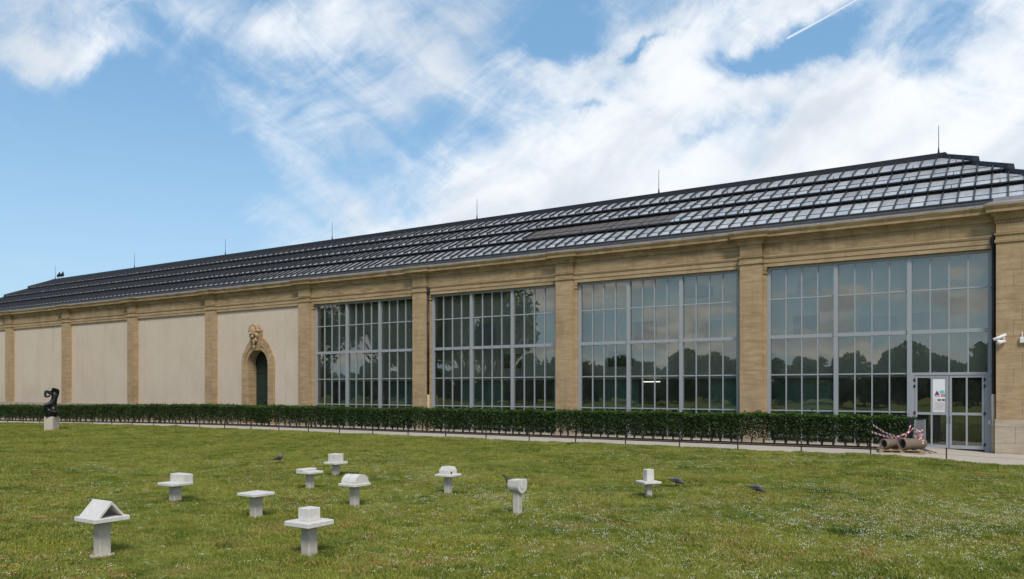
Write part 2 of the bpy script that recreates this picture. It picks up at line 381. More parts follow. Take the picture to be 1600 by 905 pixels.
# ------------------------------------------------------------------ terrain
def sstep(a, b, x): q = min(1, max(0, (x - a) / (b - a))); return q * q * (3 - 2 * q)
def strip_height(x):                                  # the ground along the facade
    h = .13 * (1 - sstep(-3.2, -.4, x))
    return h - .36 * sstep(-36, -70, x) if x < -36 else h
def sstep_(a, b, x): return sstep(a, b, x)
def strip_height(x):
    return .13 * (1 - sstep(-3.2, -.4, x)) - .34 * sstep(36, 72, -x)
def terrain(x, y):
    return strip_height(x) * sstep(-13, -5.2, y)
def grid_sheet(name, xs, ys, m, zoff, zfun=terrain):
    mb = MB(); nx = len(xs)
    mb.add([(x, y, zfun(x, y) + zoff) for y in ys for x in xs], [(j * nx + i, j * nx + i + 1, (j + 1) * nx + i + 1, (j + 1) * nx + i) for j in range(len(ys) - 1) for i in range(nx - 1)])
    return mb.build(name, m, smooth=True, flip=False)
LAWN_Y = -4.85
big = [(-900, -900), (900, -900), (900, 900), (-900, 900)]
g = MB(); g.add([(x, y, -.42) for x, y in big], [(0, 1, 2, 3)]); tag(g.build('ground', 'lawn_soil'), kind='structure')
xs = list(np.linspace(-95, 16, 112))
lawn = tag(grid_sheet('lawn', xs, list(np.linspace(-60, LAWN_Y, 80)), 'lawn_soil', 0), kind='structure')
tag(grid_sheet('path', xs, list(np.linspace(LAWN_Y - .25, -2.15, 6)), 'gravel', -.02), kind='structure')
tag(grid_sheet('planting_bed', [x for x in np.linspace(-95, -3.0, 90)], [-2.20, -1.6, -.9], 'soil', .012), kind='structure')
tag(grid_sheet('pavement', xs, list(np.linspace(-2.1501, 1.2, 5)), 'gravel', -.024), kind='structure')

# ------------------------------------------------------------------ the museum
PIL = [-8.9 - 8.415 * k for k in range(9)]            # pilaster centres, right to left
HW = .43                                              # half a pilaster
X_PAV = -.62                                          # where the end pavilion starts
X_PAV2 = 3.15; X_LEFT = PIL[8] - 3.0
WIN_BAYS = [(PIL[0], X_PAV + HW), (PIL[1], PIL[0]), (PIL[2], PIL[1]), (PIL[3], PIL[2])]
WALL_BAYS = [(PIL[4], PIL[3]), (PIL[5], PIL[4]), (PIL[6], PIL[5]), (PIL[7], PIL[6]), (PIL[8], PIL[7])]
museum = thing('museum_building', (-34, 0, 0), 'long ochre limestone museum hall with tall glazed bays and stepped glass roof', 'building')
museum.location = (0, 0, 0)
FR_Y, ST_Y, GL_Y = .2, .3, .46                        # frieze, stucco and glass planes behind the pilaster face

def ashlar(parent, x0, x1, y0, depth, zs, cuts, m, name='stone_block'):
    # courses of blocks with open joints in front of the core
    for i in range(len(zs) - 1):
        cs = [x0] + list(cuts[i % len(cuts)]) + [x1]
        for a, b in zip(cs[:-1], cs[1:]):
            pr = random.uniform(-.003, .003)
            MB().cbox(a + (.003 if a > x0 else 0), b - (.003 if b < x1 else 0), y0 + pr, y0 + depth, zs[i] + .002, zs[i + 1] - .002, .0035).build(name, m, parent)

PIL_Z = [1.22, 1.78, 2.36, 2.9, 3.5, 4.06, 4.66, 5.2, 5.8, 6.42, 7.10]
CAP = [(0, 7.10), (.045, 7.115), (.045, 7.20), (.015, 7.22), (.015, 7.34), (.055, 7.37), (.065, 7.43), (0, 7.44)]
CORN = [(0, 7.86), (.045, 7.88), (.075, 7.97), (.075, 8.01), (.15, 8.06), (.155, 8.10), (.285, 8.115), (.285, 8.215), (.30, 8.225), (.35, 8.32), (.35, 8.365), (-.1, 8.375)]
LEADP = [(.335, 8.367), (.335, 8.392), (.10, 8.45), (.055, 8.47), (.045, 8.655), (-.30, 8.675)]
def pil_path(x, y, e=0): return [(x - HW - e, y + .32), (x - HW - e, y - e), (x + HW + e, y - e), (x + HW + e, y + .32)]
def moulding(name, path, prof, m, parent): return MB().sweep(path, prof).build(name, m, parent)

def pilaster(x):
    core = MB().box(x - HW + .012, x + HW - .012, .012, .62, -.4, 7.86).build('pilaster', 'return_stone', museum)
    MB().cbox(x - HW - .03, x + HW + .03, -.03, .5, -.4, 1.215, .012).build('plinth', 'plinth_stone', core)
    for i in range(len(PIL_Z) - 1):
        MB().cbox(x - HW, x + HW, random.uniform(-.003, .003), .3, PIL_Z[i] + .002, PIL_Z[i + 1] - .002, .004).build('stone_block', 'limestone', core)
    moulding('capital', pil_path(x, 0), CAP, 'cornice_stone', core)
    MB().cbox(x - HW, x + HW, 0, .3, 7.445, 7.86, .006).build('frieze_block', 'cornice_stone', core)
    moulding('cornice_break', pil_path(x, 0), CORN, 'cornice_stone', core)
    moulding('lead_capping', pil_path(x, 0), LEADP[:3] + [(-.25, 8.46)], 'lead', core)
for x in PIL: pilaster(x)

ARCH = [(0, 6.98), (0, 7.13), (.025, 7.135), (.025, 7.29), (.05, 7.31), (.075, 7.37), (.075, 7.43), (0, 7.44)]
def entablature(xa, xb, y=FR_Y):
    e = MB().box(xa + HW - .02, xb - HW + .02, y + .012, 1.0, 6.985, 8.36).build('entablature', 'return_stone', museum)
    w = xb - xa - 2 * HW; n = 6
    a = MB().sweep([(xa + HW, y), (xb - HW, y)], ARCH).build('architrave', 'limestone', e)
    ed = [xa + HW + w * (k + (random.uniform(-.12, .12) if 0 < k < n else 0)) / n for k in range(n + 1)]
    for p, q in zip(ed[:-1], ed[1:]):
        MB().cbox(p + .003, q - .003, y + random.uniform(-.003, .003), y + .2, 7.445, 7.858, .006).build('frieze_block', 'cornice_stone', e)
    MB().sweep([(xa + HW, y), (xb - HW, y)], CORN).build('cornice', 'cornice_stone', e)
for xa, xb in WIN_BAYS + WALL_BAYS: entablature(xa, xb)
gut = MB().sweep([(X_LEFT, FR_Y), (X_PAV2, FR_Y)], LEADP).build('gutter', 'lead', museum)
MB().sweep([(X_LEFT, FR_Y), (X_PAV2, FR_Y)], [(.047, 8.525), (.085, 8.53), (.085, 8.585), (.06, 8.60), (.06, 8.645), (.095, 8.65), (.095, 8.68), (-.05, 8.69)]).build('gutter_fascia', 'weathered_lead', gut)
for k in range(60):                                   # joints of the lead sheets
    x = X_LEFT + .7 + k * 1.31
    if x < X_PAV2: MB().sweep([(x - .02, FR_Y), (x + .02, FR_Y)], [(o + .008, z + .006) for o, z in LEADP[1:4]]).build('lead_roll', 'lead', gut)

# stucco bays
def wall_bay(xa, xb, arch=False):
    x0, x1 = xa + HW - .02, xb - HW + .02; mb = MB()
    if not arch: mb.box(x0, x1, ST_Y, ST_Y + .5, -.4, 6.99)
    else:
        cx = (xa + xb) / 2; r = 1.0; zs = 3.66
        mb.box(x0, cx - r, ST_Y, ST_Y + .5, -.4, 6.99); mb.box(cx + r, x1, ST_Y, ST_Y + .5, -.4, 6.99)
        pts = [(cx + r * math.cos(q), zs + r * math.sin(q)) for q in (math.pi - math.pi * k / 16 for k in range(17))]
        for (ax, az_), (bx, bz) in zip(pts[:-1], pts[1:]): mb.prism([(ax, az_), (bx, bz), (bx, 6.99), (ax, 6.99)], 'y', ST_Y, ST_Y + .5)
    w = mb.build('stucco_wall', 'stucco', museum)
    if not arch: MB().cbox(x0, x1, ST_Y - .04, ST_Y + .1, -.4, 1.18, .012).build('base_course', 'plinth_stone', w)
    else:
        MB().cbox(x0, cx - 1.46, ST_Y - .04, ST_Y + .1, -.4, 1.18, .012).build('base_course', 'plinth_stone', w)
        MB().cbox(cx + 1.46, x1, ST_Y - .04, ST_Y + .1, -.4, 1.18, .012).build('base_course', 'plinth_stone', w)
for i, (xa, xb) in enumerate(WALL_BAYS): wall_bay(xa, xb, i == 0)

# arched doorway in the first stucco bay
def doorway():
    xa, xb = WALL_BAYS[0]; cx = (xa + xb) / 2 + .05; zs = 3.66; ri, ro = .9, 1.45; y0, y1 = ST_Y - .10, ST_Y + .52
    core = MB(); core.box(cx - ri - .15, cx - ri + .001, y1 - .04, y1 + .05, 0, zs); core.box(cx + ri - .001, cx + ri + .15, y1 - .04, y1 + .05, 0, zs)
    root = core.build('arched_surround', 'limestone', museum)
    zc = [.0, .62, 1.2, 1.75, 2.3, 2.85, 3.3, zs]
    for s_ in (-1, 1):
        for a, b in zip(zc[:-1], zc[1:]):
            xs_ = sorted((cx + s_ * ri, cx + s_ * ro)); MB().cbox(xs_[0], xs_[1], y0 + random.uniform(-.004, .004), y1, a + .003, b - .003, .014).build('jamb_stone', 'limestone', root)
    for k in range(12):
        a0, a1 = math.pi * k / 12 + .004, math.pi * (k + 1) / 12 - .004
        if 4.9 < k + .5 < 7.1: continue
        qs = [a0 + (a1 - a0) * j / 4 for j in range(5)]
        rise = lambda q: 1 + .16 * math.sin(q) ** 3
        poly = [(cx + ri * math.cos(q), zs + ri * math.sin(q)) for q in qs] + [(cx + ro * math.cos(q), zs + ro * rise(q) * math.sin(q)) for q in reversed(qs)]
        MB().prism(poly, 'y', y0 + random.uniform(-.004, .004), y1).build('voussoir', 'limestone', root)
    # inner roll moulding
    pts = [(cx - 1.14, y0 - .005, 0), (cx - 1.14, y0 - .005, zs)] + [(cx - 1.14 * math.cos(q), y0 - .005, zs + 1.16 * math.sin(q)) for q in np.linspace(0, math.pi, 15)[1:-1]] + [(cx + 1.14, y0 - .005, zs), (cx + 1.14, y0 - .005, 0)]
    MB().tube(pts, .035, 6).build('roll_moulding', 'cornice_stone', root)
    ks = MB(); ks.add([(cx - .27, y0 - .12, 4.50), (cx + .27, y0 - .12, 4.50), (cx + .40, y0 - .22, 5.72), (cx - .40, y0 - .22, 5.72),
                       (cx - .27, y1, 4.50), (cx + .27, y1, 4.50), (cx + .40, y1 - .2, 5.72), (cx - .40, y1 - .2, 5.72)], [(0, 1, 2, 3), (4, 7, 6, 5), (0, 4, 5, 1), (1, 5, 6, 2), (2, 6, 7, 3), (3, 7, 4, 0)])
    key = ks.build('keystone', 'limestone', root)
    bm = bmesh.new()                                  # carved head with mane and scrolls on the keystone
    def blob(x, y, z, rx, ry, rz):
        r = bmesh.ops.create_icosphere(bm, subdivisions=2, radius=1); bmesh.ops.scale(bm, vec=(rx, ry, rz), verts=r['verts']); bmesh.ops.translate(bm, vec=(cx + x, y0 - .2 + y, z), verts=r['verts'])
    blob(0, -.08, 5.62, .27, .24, .36); blob(0, -.26, 5.50, .07, .12, .11); blob(-.12, -.24, 5.63, .07, .06, .05); blob(.12, -.24, 5.63, .07, .06, .05)
    blob(0, -.18, 5.32, .13, .10, .12)
    for k in range(9):
        q = math.pi * (k / 8); blob(.33 * math.cos(q), -.02, 5.66 + .33 * math.sin(q), .13, .16, .13)
    for s_ in (-1, 1): blob(.27 * s_, -.04, 5.40, .10, .13, .20); blob(.20 * s_, -.06, 5.12, .08, .10, .16)
    blob(0, -.05, 5.02, .10, .10, .24); blob(0, -.04, 4.70, .06, .08, .14)
    me = bpy.data.meshes.new('carved_head'); bm.to_mesh(me); bm.free(); me.materials.append(MATS['limestone']); me.polygons.foreach_set('use_smooth', [True] * len(me.polygons))
    link('carved_head', me, key)
    d = MB().box(cx - ri - .1, cx + ri + .1, y1 + .05, y1 + .1, 0, 4.7).build('door', 'door_green', museum)
    for s_ in (-1, 1):
        for z0, z1 in ((.3, 1.5), (1.65, 3.0), (3.15, 4.2)): MB().cbox(cx + .45 * s_ - .33, cx + .45 * s_ + .33, y1 + .02, y1 + .06, z0, z1, .012).build('door_panel', 'door_green', d)
    MB().tube([(cx - .09, y1 + .01, 1.15), (cx - .09, y1 - .03, 1.17), (cx - .09, y1 - .03, 1.4), (cx - .09, y1 + .01, 1.42)], .014, 6).build('handle', 'dark_metal', d)
    MB().cbox(cx + .52, cx + .74, y1 - .01, y1 + .018, 1.12, 1.95, .004).build('notice', 'white_plastic', d)
doorway()

# ------------------------------------------------------------------ glazed bays
ZR = [.16, 1.34, 2.735, 4.22, 5.71, 6.98]
def glazed_bay(xa, xb, door=False, colon_right=True):
    x0, x1 = xa + HW + .10, xb - HW - .10
    fr = MB(); S = .15; M_ = .075
    fr.box(x0, x0 + S, GL_Y - .08, GL_Y + .08, ZR[0] - .25, ZR[5]); fr.box(x1 - S, x1, GL_Y - .08, GL_Y + .08, ZR[0] - .25, ZR[5])
    fr.box(x0 + S, x1 - S, GL_Y - .06, GL_Y + .06, ZR[5] - .10, ZR[5]); fr.box(x0 + S, x1 - S, GL_Y - .06, GL_Y + .06, ZR[3] - .07, ZR[3] + .07)
    w = (x1 - x0 - 2 * S - 2 * 2 * M_) / 3
    secs = [(x0 + S + k * (w + 2 * M_), x0 + S + k * (w + 2 * M_) + w) for k in range(3)]
    for k in (0, 1):
        m0, m1 = secs[k][1], secs[k + 1][0]
        fr.box(m0, m1, GL_Y - .11, GL_Y + .07, ZR[0] - .25, ZR[3] - .0701); fr.box(m0, m1, GL_Y - .11, GL_Y + .07, ZR[3] + .0701, ZR[5] - .1001)
        fr.box(m0, m1, GL_Y - .115, GL_Y - .0601, ZR[3] - .07, ZR[3] + .07)
    win = fr.build('window', 'frame_paint', museum)
    for k, (a, b) in enumerate(secs):
        isd = door and k == 2
        gw = (b - a) / 4
        z_low = ZR[2] + .02 if isd else ZR[0] - .2
        for j in range(1, 4):
            for z0, z1 in ((z_low, ZR[3] - .07), (ZR[3] + .07, ZR[5] - .1)):
                MB().box(a + j * gw - .022, a + j * gw + .022, GL_Y - .045, GL_Y + .03, z0, z1).build('glazing_bar', 'frame_paint', win)
        for z in ([ZR[4]] if isd else [ZR[1], ZR[2], ZR[4]]): MB().box(a, b, GL_Y - .04, GL_Y + .028, z - .025, z + .025).build('glazing_rail', 'frame_paint', win)
        rows = [(ZR[3] + .07, ZR[4] - .025), (ZR[4] + .025, ZR[5] - .1)]
        rows += [(ZR[2] + .03, ZR[3] - .07)] + ([] if isd else [(ZR[0] - .1, ZR[1] - .025), (ZR[1] + .025, ZR[2] - .025)])
        for z0, z1 in rows:
            for j in range(4):
                p = MB(); q0, q1 = a + j * gw, a + (j + 1) * gw; t_ = random.uniform(-.0012, .0012); u_ = random.uniform(-.0025, .0025)
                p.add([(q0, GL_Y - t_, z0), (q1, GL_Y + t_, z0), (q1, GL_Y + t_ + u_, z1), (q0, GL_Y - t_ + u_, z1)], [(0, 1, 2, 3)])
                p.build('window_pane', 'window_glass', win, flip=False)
        if isd: entrance(a, b)
    # jamb colonnettes with their small capitals
    for s_, xe in ((1, xa + HW), (-1, xb - HW)):
        q = sorted((xe - .015 * s_, xe + .11 * s_))
        jm = MB().cbox(q[0], q[1], .22, GL_Y + .12, -.3, 6.70, .012).build('jamb', 'limestone', museum)
        q = sorted((xe - .015 * s_, xe + .145 * s_)); MB().cbox(q[0], q[1], .185, GL_Y + .1, 6.70, 6.78, .012).cbox(q[0], q[1], .20, GL_Y + .1, 6.86, 6.98, .012).build('jamb_capital', 'cornice_stone', jm)
        q = sorted((xe - .015 * s_, xe + .12 * s_)); MB().box(q[0], q[1], .215, GL_Y + .1, 6.78, 6.86).build('jamb_neck', 'cornice_stone', jm)
    sill = MB().cbox(x0 - .02, x1 + .02, GL_Y - .16, GL_Y + .3, -.35, ZR[0] - .02, .01).build('sill', 'plinth_stone', win) if not door else MB().cbox(x0 - .02, secs[2][0] - .1, GL_Y - .16, GL_Y + .3, -.35, ZR[0] - .02, .01).build('sill', 'plinth_stone', win)

def entrance(a, b):
    zb, zt = .075, ZR[2] - .07; y = GL_Y
    f = MB(); f.box(a + .0, a + .09, y - .07, y + .05, zb - .15, zt + .1); f.box(b - .09, b, y - .07, y + .05, zb - .15, zt + .1); f.box(a + .09, b - .09, y - .07, y + .05, zt, zt + .1)
    door = f.build('entrance_door', 'frame_paint', museum)
    mid = (a + b) / 2
    for li, (p, q) in enumerate(((a + .10, mid - .012), (mid + .012, b - .10))):
        lf = MB(); s_ = .075; zm = 1.30
        lf.box(p, p + s_, y - .055, y + .03, zb, zt - .01); lf.box(q - s_, q, y - .055, y + .03, zb, zt - .01)
        lf.box(p + s_, q - s_, y - .05, y + .03, zt - .09, zt - .01); lf.box(p + s_, q - s_, y - .05, y + .03, zb, zb + .12); lf.box(p + s_, q - s_, y - .05, y + .03, zm - .045, zm + .045)
        c = (p + q) / 2
        for z0, z1 in ((zb + .12, zm - .045), (zm + .045, zt - .09)): lf.box(c - .028, c + .028, y - .048, y + .03, z0, z1)
        lf.build('door_leaf', 'frame_paint', door)
        for z0, z1 in ((zb + .12, zm - .045), (zm + .045, zt - .09)):
            for u0, u1 in ((p + s_, c - .028), (c + .028, q - s_)):
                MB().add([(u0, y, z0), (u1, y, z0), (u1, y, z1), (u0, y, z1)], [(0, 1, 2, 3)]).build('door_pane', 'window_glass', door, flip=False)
        hx = p - .01 if li == 0 else q + .01
        for z in (.25, 1.32, 2.28, 2.5): MB().cbox(hx - .03, hx + .03, y - .10, y - .05, z - .05, z + .05, .008).build('hinge', 'dark_metal', door)
        gx = q - .04 if li == 0 else p + .04
        MB().tube([(gx, y - .055, 1.0), (gx, y - .10, 1.02), (gx, y - .10, 1.22), (gx, y - .055, 1.24)], .012, 6).build('handle', 'frame_paint', door)
        if li == 0: poster(c + .028, q - s_, y - .012, zm + .045, zt - .09)
    MB().cbox(b + .02, b + .09, y - .15, y - .08, .95, 1.10, .006).build('entry_panel', 'white_plastic', door)
def poster(x0, x1, y, z0, z1):
    x0 += .006; x1 -= .006; z0 += .006; z1 -= .006; w, h = x1 - x0, z1 - z0
    p = thing('poster', (x0, y, z0), 'white paper notice with plum triangle and teal block filling a door pane', 'poster')
    MB().box(0, w, -.006, 0, 0, h).build('sheet', 'paper', p)
    MB().box(.02, w - .02, -.009, -.0065, .03, h * .40).build('text_field', 'print_beige', p)
    MB().prism([(.05, h * .50), (.22, h * .50), (.135, h * .635)], 'y', -.0095, -.0065).build('triangle_emblem', 'print_plum', p)
    for k in range(2): MB().box(.05, .22, -.0095, -.0065, h * (.455 + .02 * k), h * (.463 + .02 * k)).build('printed_line', 'print_plum', p)
    MB().box(w - .20, w - .05, -.0095, -.0065, h * .545, h * .635).build('emblem_block', 'print_teal', p)
    MB().box(w - .16, w - .02, -.0095, -.0065, h * .445, h * .535).build('emblem_lower_block', 'print_pink', p)
    for a in (.42, .72):
        MB().prism([(w * a, h * .33), (w * a + .07, h * .33), (w * a + .09, h * .375), (w * a - .02, h * .38)], 'y', -.0125, -.0095).build('arrow_mark', 'print_dark', p)
    for k, (s_, e) in enumerate(((.18, .86), (.30, .86), (.14, .80), (.12, .90))): MB().box(w * s_, w * e, -.0125, -.0095, h * (.24 - .05 * k), h * (.252 - .05 * k)).build('printed_line', 'print_grey', p)
for i, (xa, xb) in enumerate(WIN_BAYS): glazed_bay(xa, xb, i == 0)

# what stands behind the glass
IX0, IX1 = PIL[3] + .3, X_PAV + .2
MB().box(IX0, IX1, .62, 7.6, -.06, .05).build('hall_floor', 'interior_floor', museum)
MB().box(IX0, IX1, 7.4, 7.6, .05, 7.0).build('hall_back_wall', 'interior_teal', museum)
MB().box(IX0, IX1, .9, 7.6, 7.02, 7.2).build('hall_ceiling', 'interior_pale', museum)
MB().box(IX0 - .2, IX0, .62, 7.6, -.06, 7.2).box(IX1, IX1 + .2, .62, 7.6, -.06, 7.2).build('hall_end_walls', 'interior_pale', museum)
blk = MB().box(IX0, IX1 - .0, 1.5, 7.3, 2.62, 6.9).build('gallery_box', 'interior_pale', museum)
for xo, z0, z1, w_, m_ in ((-2.8, 4.3, 5.0, 1.3, 'opening_blue'), (-4.5, 4.25, 4.95, 1.3, 'opening_blue'), (-7.1, 4.35, 5.1, 1.0, 'blind_blue'), (-7.0, 6.0, 6.6, .9, 'opening_blue'), (-11.2, 4.35, 5.1, 1.2, 'opening_blue'),
                           (-14.0, 4.35, 5.2, 1.1, 'blind_blue'), (-15.2, 3.2, 3.9, 1.2, 'interior_dark'), (-22.8, 4.3, 5.5, 1.5, 'opening_blue'), (-21.0, 3.2, 3.9, 1.0, 'interior_dark'), (-11.6, 6.1, 6.6, 1.4, 'blind_blue')):
    MB().box(xo - w_ / 2, xo + w_ / 2, 1.46, 1.497, z0, z1).build('wall_opening', m_, blk)
for xo, w_ in ((-3.2, 2.6), (-13.7, 1.3), (-20.4, 1.6), (-30.2, .8)): MB().box(xo - w_ / 2, xo + w_ / 2, 1.6, 1.8, .05, 2.6).build('hall_partition', 'interior_dark', museum)
for xo, w_ in ((-7.3, 2.4), (-10.2, 2.0), (-15.2, 3.2), (-18.6, 1.0), (-23.2, 2.6), (-28.0, 3.0), (-32.2, 1.6)): MB().box(xo - w_ / 2, xo + w_ / 2, 2.1, 2.25, .05, 2.6).build('hall_screen', 'interior_teal', museum)
simple('lamp_tube', (.9, .9, .85)); MATS['lamp_tube'].node_tree.nodes['Principled BSDF'].inputs['Emission Color'].default_value = (1, .97, .85, 1); MATS['lamp_tube'].node_tree.nodes['Principled BSDF'].inputs['Emission Strength'].default_value = 1.6
for xl in (-13.65,): MB().tube([(xl - .42, 1.35, 2.50), (xl + .42, 1.35, 2.50)], .02, 8).build('ceiling_lamp', 'lamp_tube', museum)
for k in range(14): MB().box(-33.2 + 2.4 * k, -33.0 + 2.4 * k, .95, 1.48, 6.86, 7.0).build('hall_ceiling_beam', 'interior_pale', museum)

# ------------------------------------------------------------------ end pavilion
def pavilion():
    y0 = -.06
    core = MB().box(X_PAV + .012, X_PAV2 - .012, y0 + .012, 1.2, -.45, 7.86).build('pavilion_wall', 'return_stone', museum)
    zs = [1.16, 1.72, 2.27, 2.83, 3.38, 3.93, 4.5, 5.06, 5.62, 6.18, 6.72, 7.10]
    ashlar(core, X_PAV, X_PAV2, y0, .35, zs, [[X_PAV + .75, X_PAV + 1.95], [X_PAV + 1.25, X_PAV + 2.5], [X_PAV + .5, X_PAV + 1.55, X_PAV + 2.8]], 'limestone')
    ashlar(core, X_PAV - .035, X_PAV2 + .03, y0 - .035, .35, [-.45, .34, .9, 1.155], [[X_PAV + 1.1], [X_PAV + .55, X_PAV + 2.1]], 'plinth_stone')
    P = [(X_PAV, .9), (X_PAV, y0), (X_PAV2, y0), (X_PAV2, .9)]
    MB().sweep(P, CAP).build('capital', 'cornice_stone', core)
    ashlar(core, X_PAV, X_PAV2, y0, .35, [7.443, 7.76], [[X_PAV + 1.1, X_PAV + 2.2]], 'limestone', 'frieze_block')
    MB().box(X_PAV + .002, X_PAV2, y0 + .002, .9, 7.763, 7.86).build('dentil_bed', 'cornice_stone', core)
    for k in range(40):
        x = X_PAV - .03 + k * .095
        if x < X_PAV2: MB().box(x, x + .052, y0 - .05, y0 + .0015, 7.785, 7.855).build('dentil', 'cornice_stone', core)
    MB().sweep(P, CORN).build('cornice', 'cornice_stone', core)
    MB().sweep(P, [(.335, 8.367), (.335, 8.40), (.09, 8.50), (.085, 8.625), (-.3, 8.64)]).build('lead_capping', 'lead', core)
pavilion()
MB().box(X_LEFT, PIL[8] - HW + .02, .05, 1.0, -.4, 8.36).build('end_wall_stub', 'limestone', museum)
# back and sides close the volume
MB().box(X_LEFT, X_PAV2, 11.2, 11.5, -.4, 8.6).box(X_LEFT, X_LEFT + .3, 1.0, 11.2, -.4, 8.6).box(X_PAV2 - .3, X_PAV2, 1.2, 11.2, -.4, 8.6).build('rear_walls', 'stucco', museum)

# ------------------------------------------------------------------ glass roof in four steps
RY0, RY1, RZ0 = .24, 5.55, 8.70
RUN = (RY1 - RY0) / 4; RISE = .655; STEP = .135
XR1, XR0 = -2.63, -71.6                               # ends of the ridge
LAP = .13; SP = .503
def hip_r(y): return XR1 + (RY1 - y) * .87
def hip_l(y): return XR0 - (RY1 - y) * 1.0
def row_pt(k, s):                                     # a point up the glass of row k, s in 0..1
    ya, yb = RY0 + RUN * k - (LAP if k else 0), RY0 + RUN * (k + 1) - .02
    za = RZ0 + k * (RISE + STEP); return ya + (yb - ya) * s, za + RISE * s
roof = MB()
roof.add([(hip_l(RY0), RY0 - .05, RZ0 - .12), (hip_r(RY0), RY0 - .05, RZ0 - .12), (XR1, RY1, RZ0 + 4 * RISE + 3 * STEP - .22), (XR0, RY1, RZ0 + 4 * RISE + 3 * STEP - .22),
          (hip_l(RY0), 2 * RY1 - RY0, RZ0 - .12), (hip_r(RY0), 2 * RY1 - RY0, RZ0 - .12)],
         [(0, 1, 2, 3), (4, 3, 2, 5), (1, 5, 2), (0, 3, 4)])
roof = roof.build('roof', 'roof_bar', museum)
panes_near, panes_far, bars = [], MB(), MB()
def clip(poly, hip, right):                           # keep what lies inside the hip
    out = []; sgn = 1 if right else -1
    ins = lambda p: sgn * (hip(p[1]) - p[0]) >= -1e-6
    for i, p in enumerate(poly):
        q = poly[(i + 1) % len(poly)]
        if ins(p): out.append(p)
        if ins(p) != ins(q):
            fp, fq = hip(p[1]) - p[0], hip(q[1]) - q[0]; t_ = fp / (fp - fq); out.append(tuple(p[j] + (q[j] - p[j]) * t_ for j in range(3)))
    return out
n_bays = int((hip_r(RY0) - hip_l(RY0)) / SP) + 2
for k in range(4):
    (ya, za), (yb, zb) = row_pt(k, 0), row_pt(k, 1)
    for i in range(n_bays):
        b1 = 2.74 - i * SP; b0 = b1 - SP
        dz = random.uniform(-.004, .004)
        quad = [(b0 + .02, ya, za + dz), (b1 - .02, ya, za - dz), (b1 - .02, yb, zb - dz), (b0 + .02, yb, zb + dz)]
        quad = clip(clip(quad, hip_r, True), hip_l, False) if (b1 > XR1 - .1 or b0 < XR0 + .1) else quad
        if len(quad) < 3: continue
        brown = k == 1 and -20.6 < (b0 + b1) / 2 < -13.0
        if i < 75: panes_near.append((quad, 'brown_sheet' if brown else 'roof_glass'))
        else: panes_far.add(quad, [tuple(range(len(quad)))])
        bx = b1
        if hip_l(ya) < bx < hip_r(ya) and not brown:                # glazing bar on the pane's right edge
            s1 = 1.0
            if bx > hip_r(yb): s1 = (ya - (RY1 - (bx - XR1) / .87)) / (ya - yb)
            if bx < hip_l(yb): s1 = max(.05, (ya - (RY1 - XR0 + bx)) / (ya - yb))
            s1 = min(1, max(.03, s1)); ye, ze = ya + (yb - ya) * s1, za + (zb - za) * s1
            w, h = .026, .085
            bars.add([(bx - w, ya - .03, za - .02), (bx + w, ya - .03, za - .02), (bx + w, ye, ze - .02), (bx - w, ye, ze - .02),
                      (bx - w * .8, ya - .03, za + h), (bx + w * .8, ya - .03, za + h), (bx + w * .8, ye, ze + h), (bx - w * .8, ye, ze + h)],
                     [(0, 3, 2, 1), (4, 5, 6, 7), (0, 1, 5, 4), (1, 2, 6, 5), (2, 3, 7, 6), (3, 0, 4, 7)])
    # solid black box painting the shadow gap under the next row, and the lap strip
    if k < 3:
        yn, zn = row_pt(k + 1, 0)
        ry = yb - .0
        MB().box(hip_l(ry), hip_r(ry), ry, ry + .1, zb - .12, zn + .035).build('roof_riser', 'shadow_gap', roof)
        MB().box(hip_l(yn) , hip_r(yn), yn - .015, yn + .012, zn - .055, zn - .012).build('drip_edge', 'roof_bar', roof)
        b = MB()
        for i in range(0, n_bays, 3):                 # small snow hooks
            x = 2.74 - i * SP - .25
            if hip_l(yn) < x < hip_r(yn): b.box(x - .012, x + .012, yn - .06, yn - .02, zn - .1, zn + .09)
        b.build('roof_hooks', 'dark_metal', roof)['kind'] = 'stuff'
        (yq, zq) = row_pt(k, .36)
        MB().box(hip_l(yq) , hip_r(yq), yq - .008, yq + .008, zq + .005, zq + .022).build('cross_bar', 'roof_bar', roof)
for q, m_ in panes_near: MB().add(q, [tuple(range(len(q)))]).build('roof_pane', m_, roof, flip=False)
panes_far.build('far_roof_panes', 'roof_glass', roof, flip=False)['kind'] = 'stuff'
bars.build('roof_bars', 'roof_bar', roof)['kind'] = 'stuff'
ZT = RZ0 + 4 * RISE + 3 * STEP
MB().box(XR0 - .2, XR1 + .2, RY1 - .28, RY1 + .28, ZT - .10, ZT + .075).box(XR0 - .15, XR1 + .15, RY1 - .12, RY1 + .12, ZT + .075, ZT + .16).build('ridge_cap', 'lead' if False else 'dark_metal', roof)
for xe, sg, hip in ((XR1, 1, hip_r), (XR0, -1, hip_l)):
    for k in range(4):                                # stepped hip cappings
        (ya, za), (yb, zb) = row_pt(k, 0), row_pt(k, 1)
        A, B = Vector((hip(ya), ya, za - .06)), Vector((hip(yb), yb, zb - .06)); d = (B - A).normalized(); s_ = d.cross(Vector((0, 0, 1))).normalized() * .17
        u = Vector((0, 0, .20))
        MB().add([A - s_, A + s_, B + s_, B - s_, A - s_ * .7 + u, A + s_ * .7 + u, B + s_ * .7 + u, B - s_ * .7 + u], [(0, 3, 2, 1), (4, 5, 6, 7), (0, 1, 5, 4), (1, 2, 6, 5), (2, 3, 7, 6), (3, 0, 4, 7)]).build('hip_cap', 'dark_metal', roof)
        # end slope, one sheet a step
        MB().add([(hip(ya), ya, za), (hip(ya), 2 * RY1 - ya, za), (hip(yb), 2 * RY1 - yb, zb), (hip(yb), yb, zb)], [(0, 1, 2, 3)]).build('end_slope', 'roof_glass', roof)
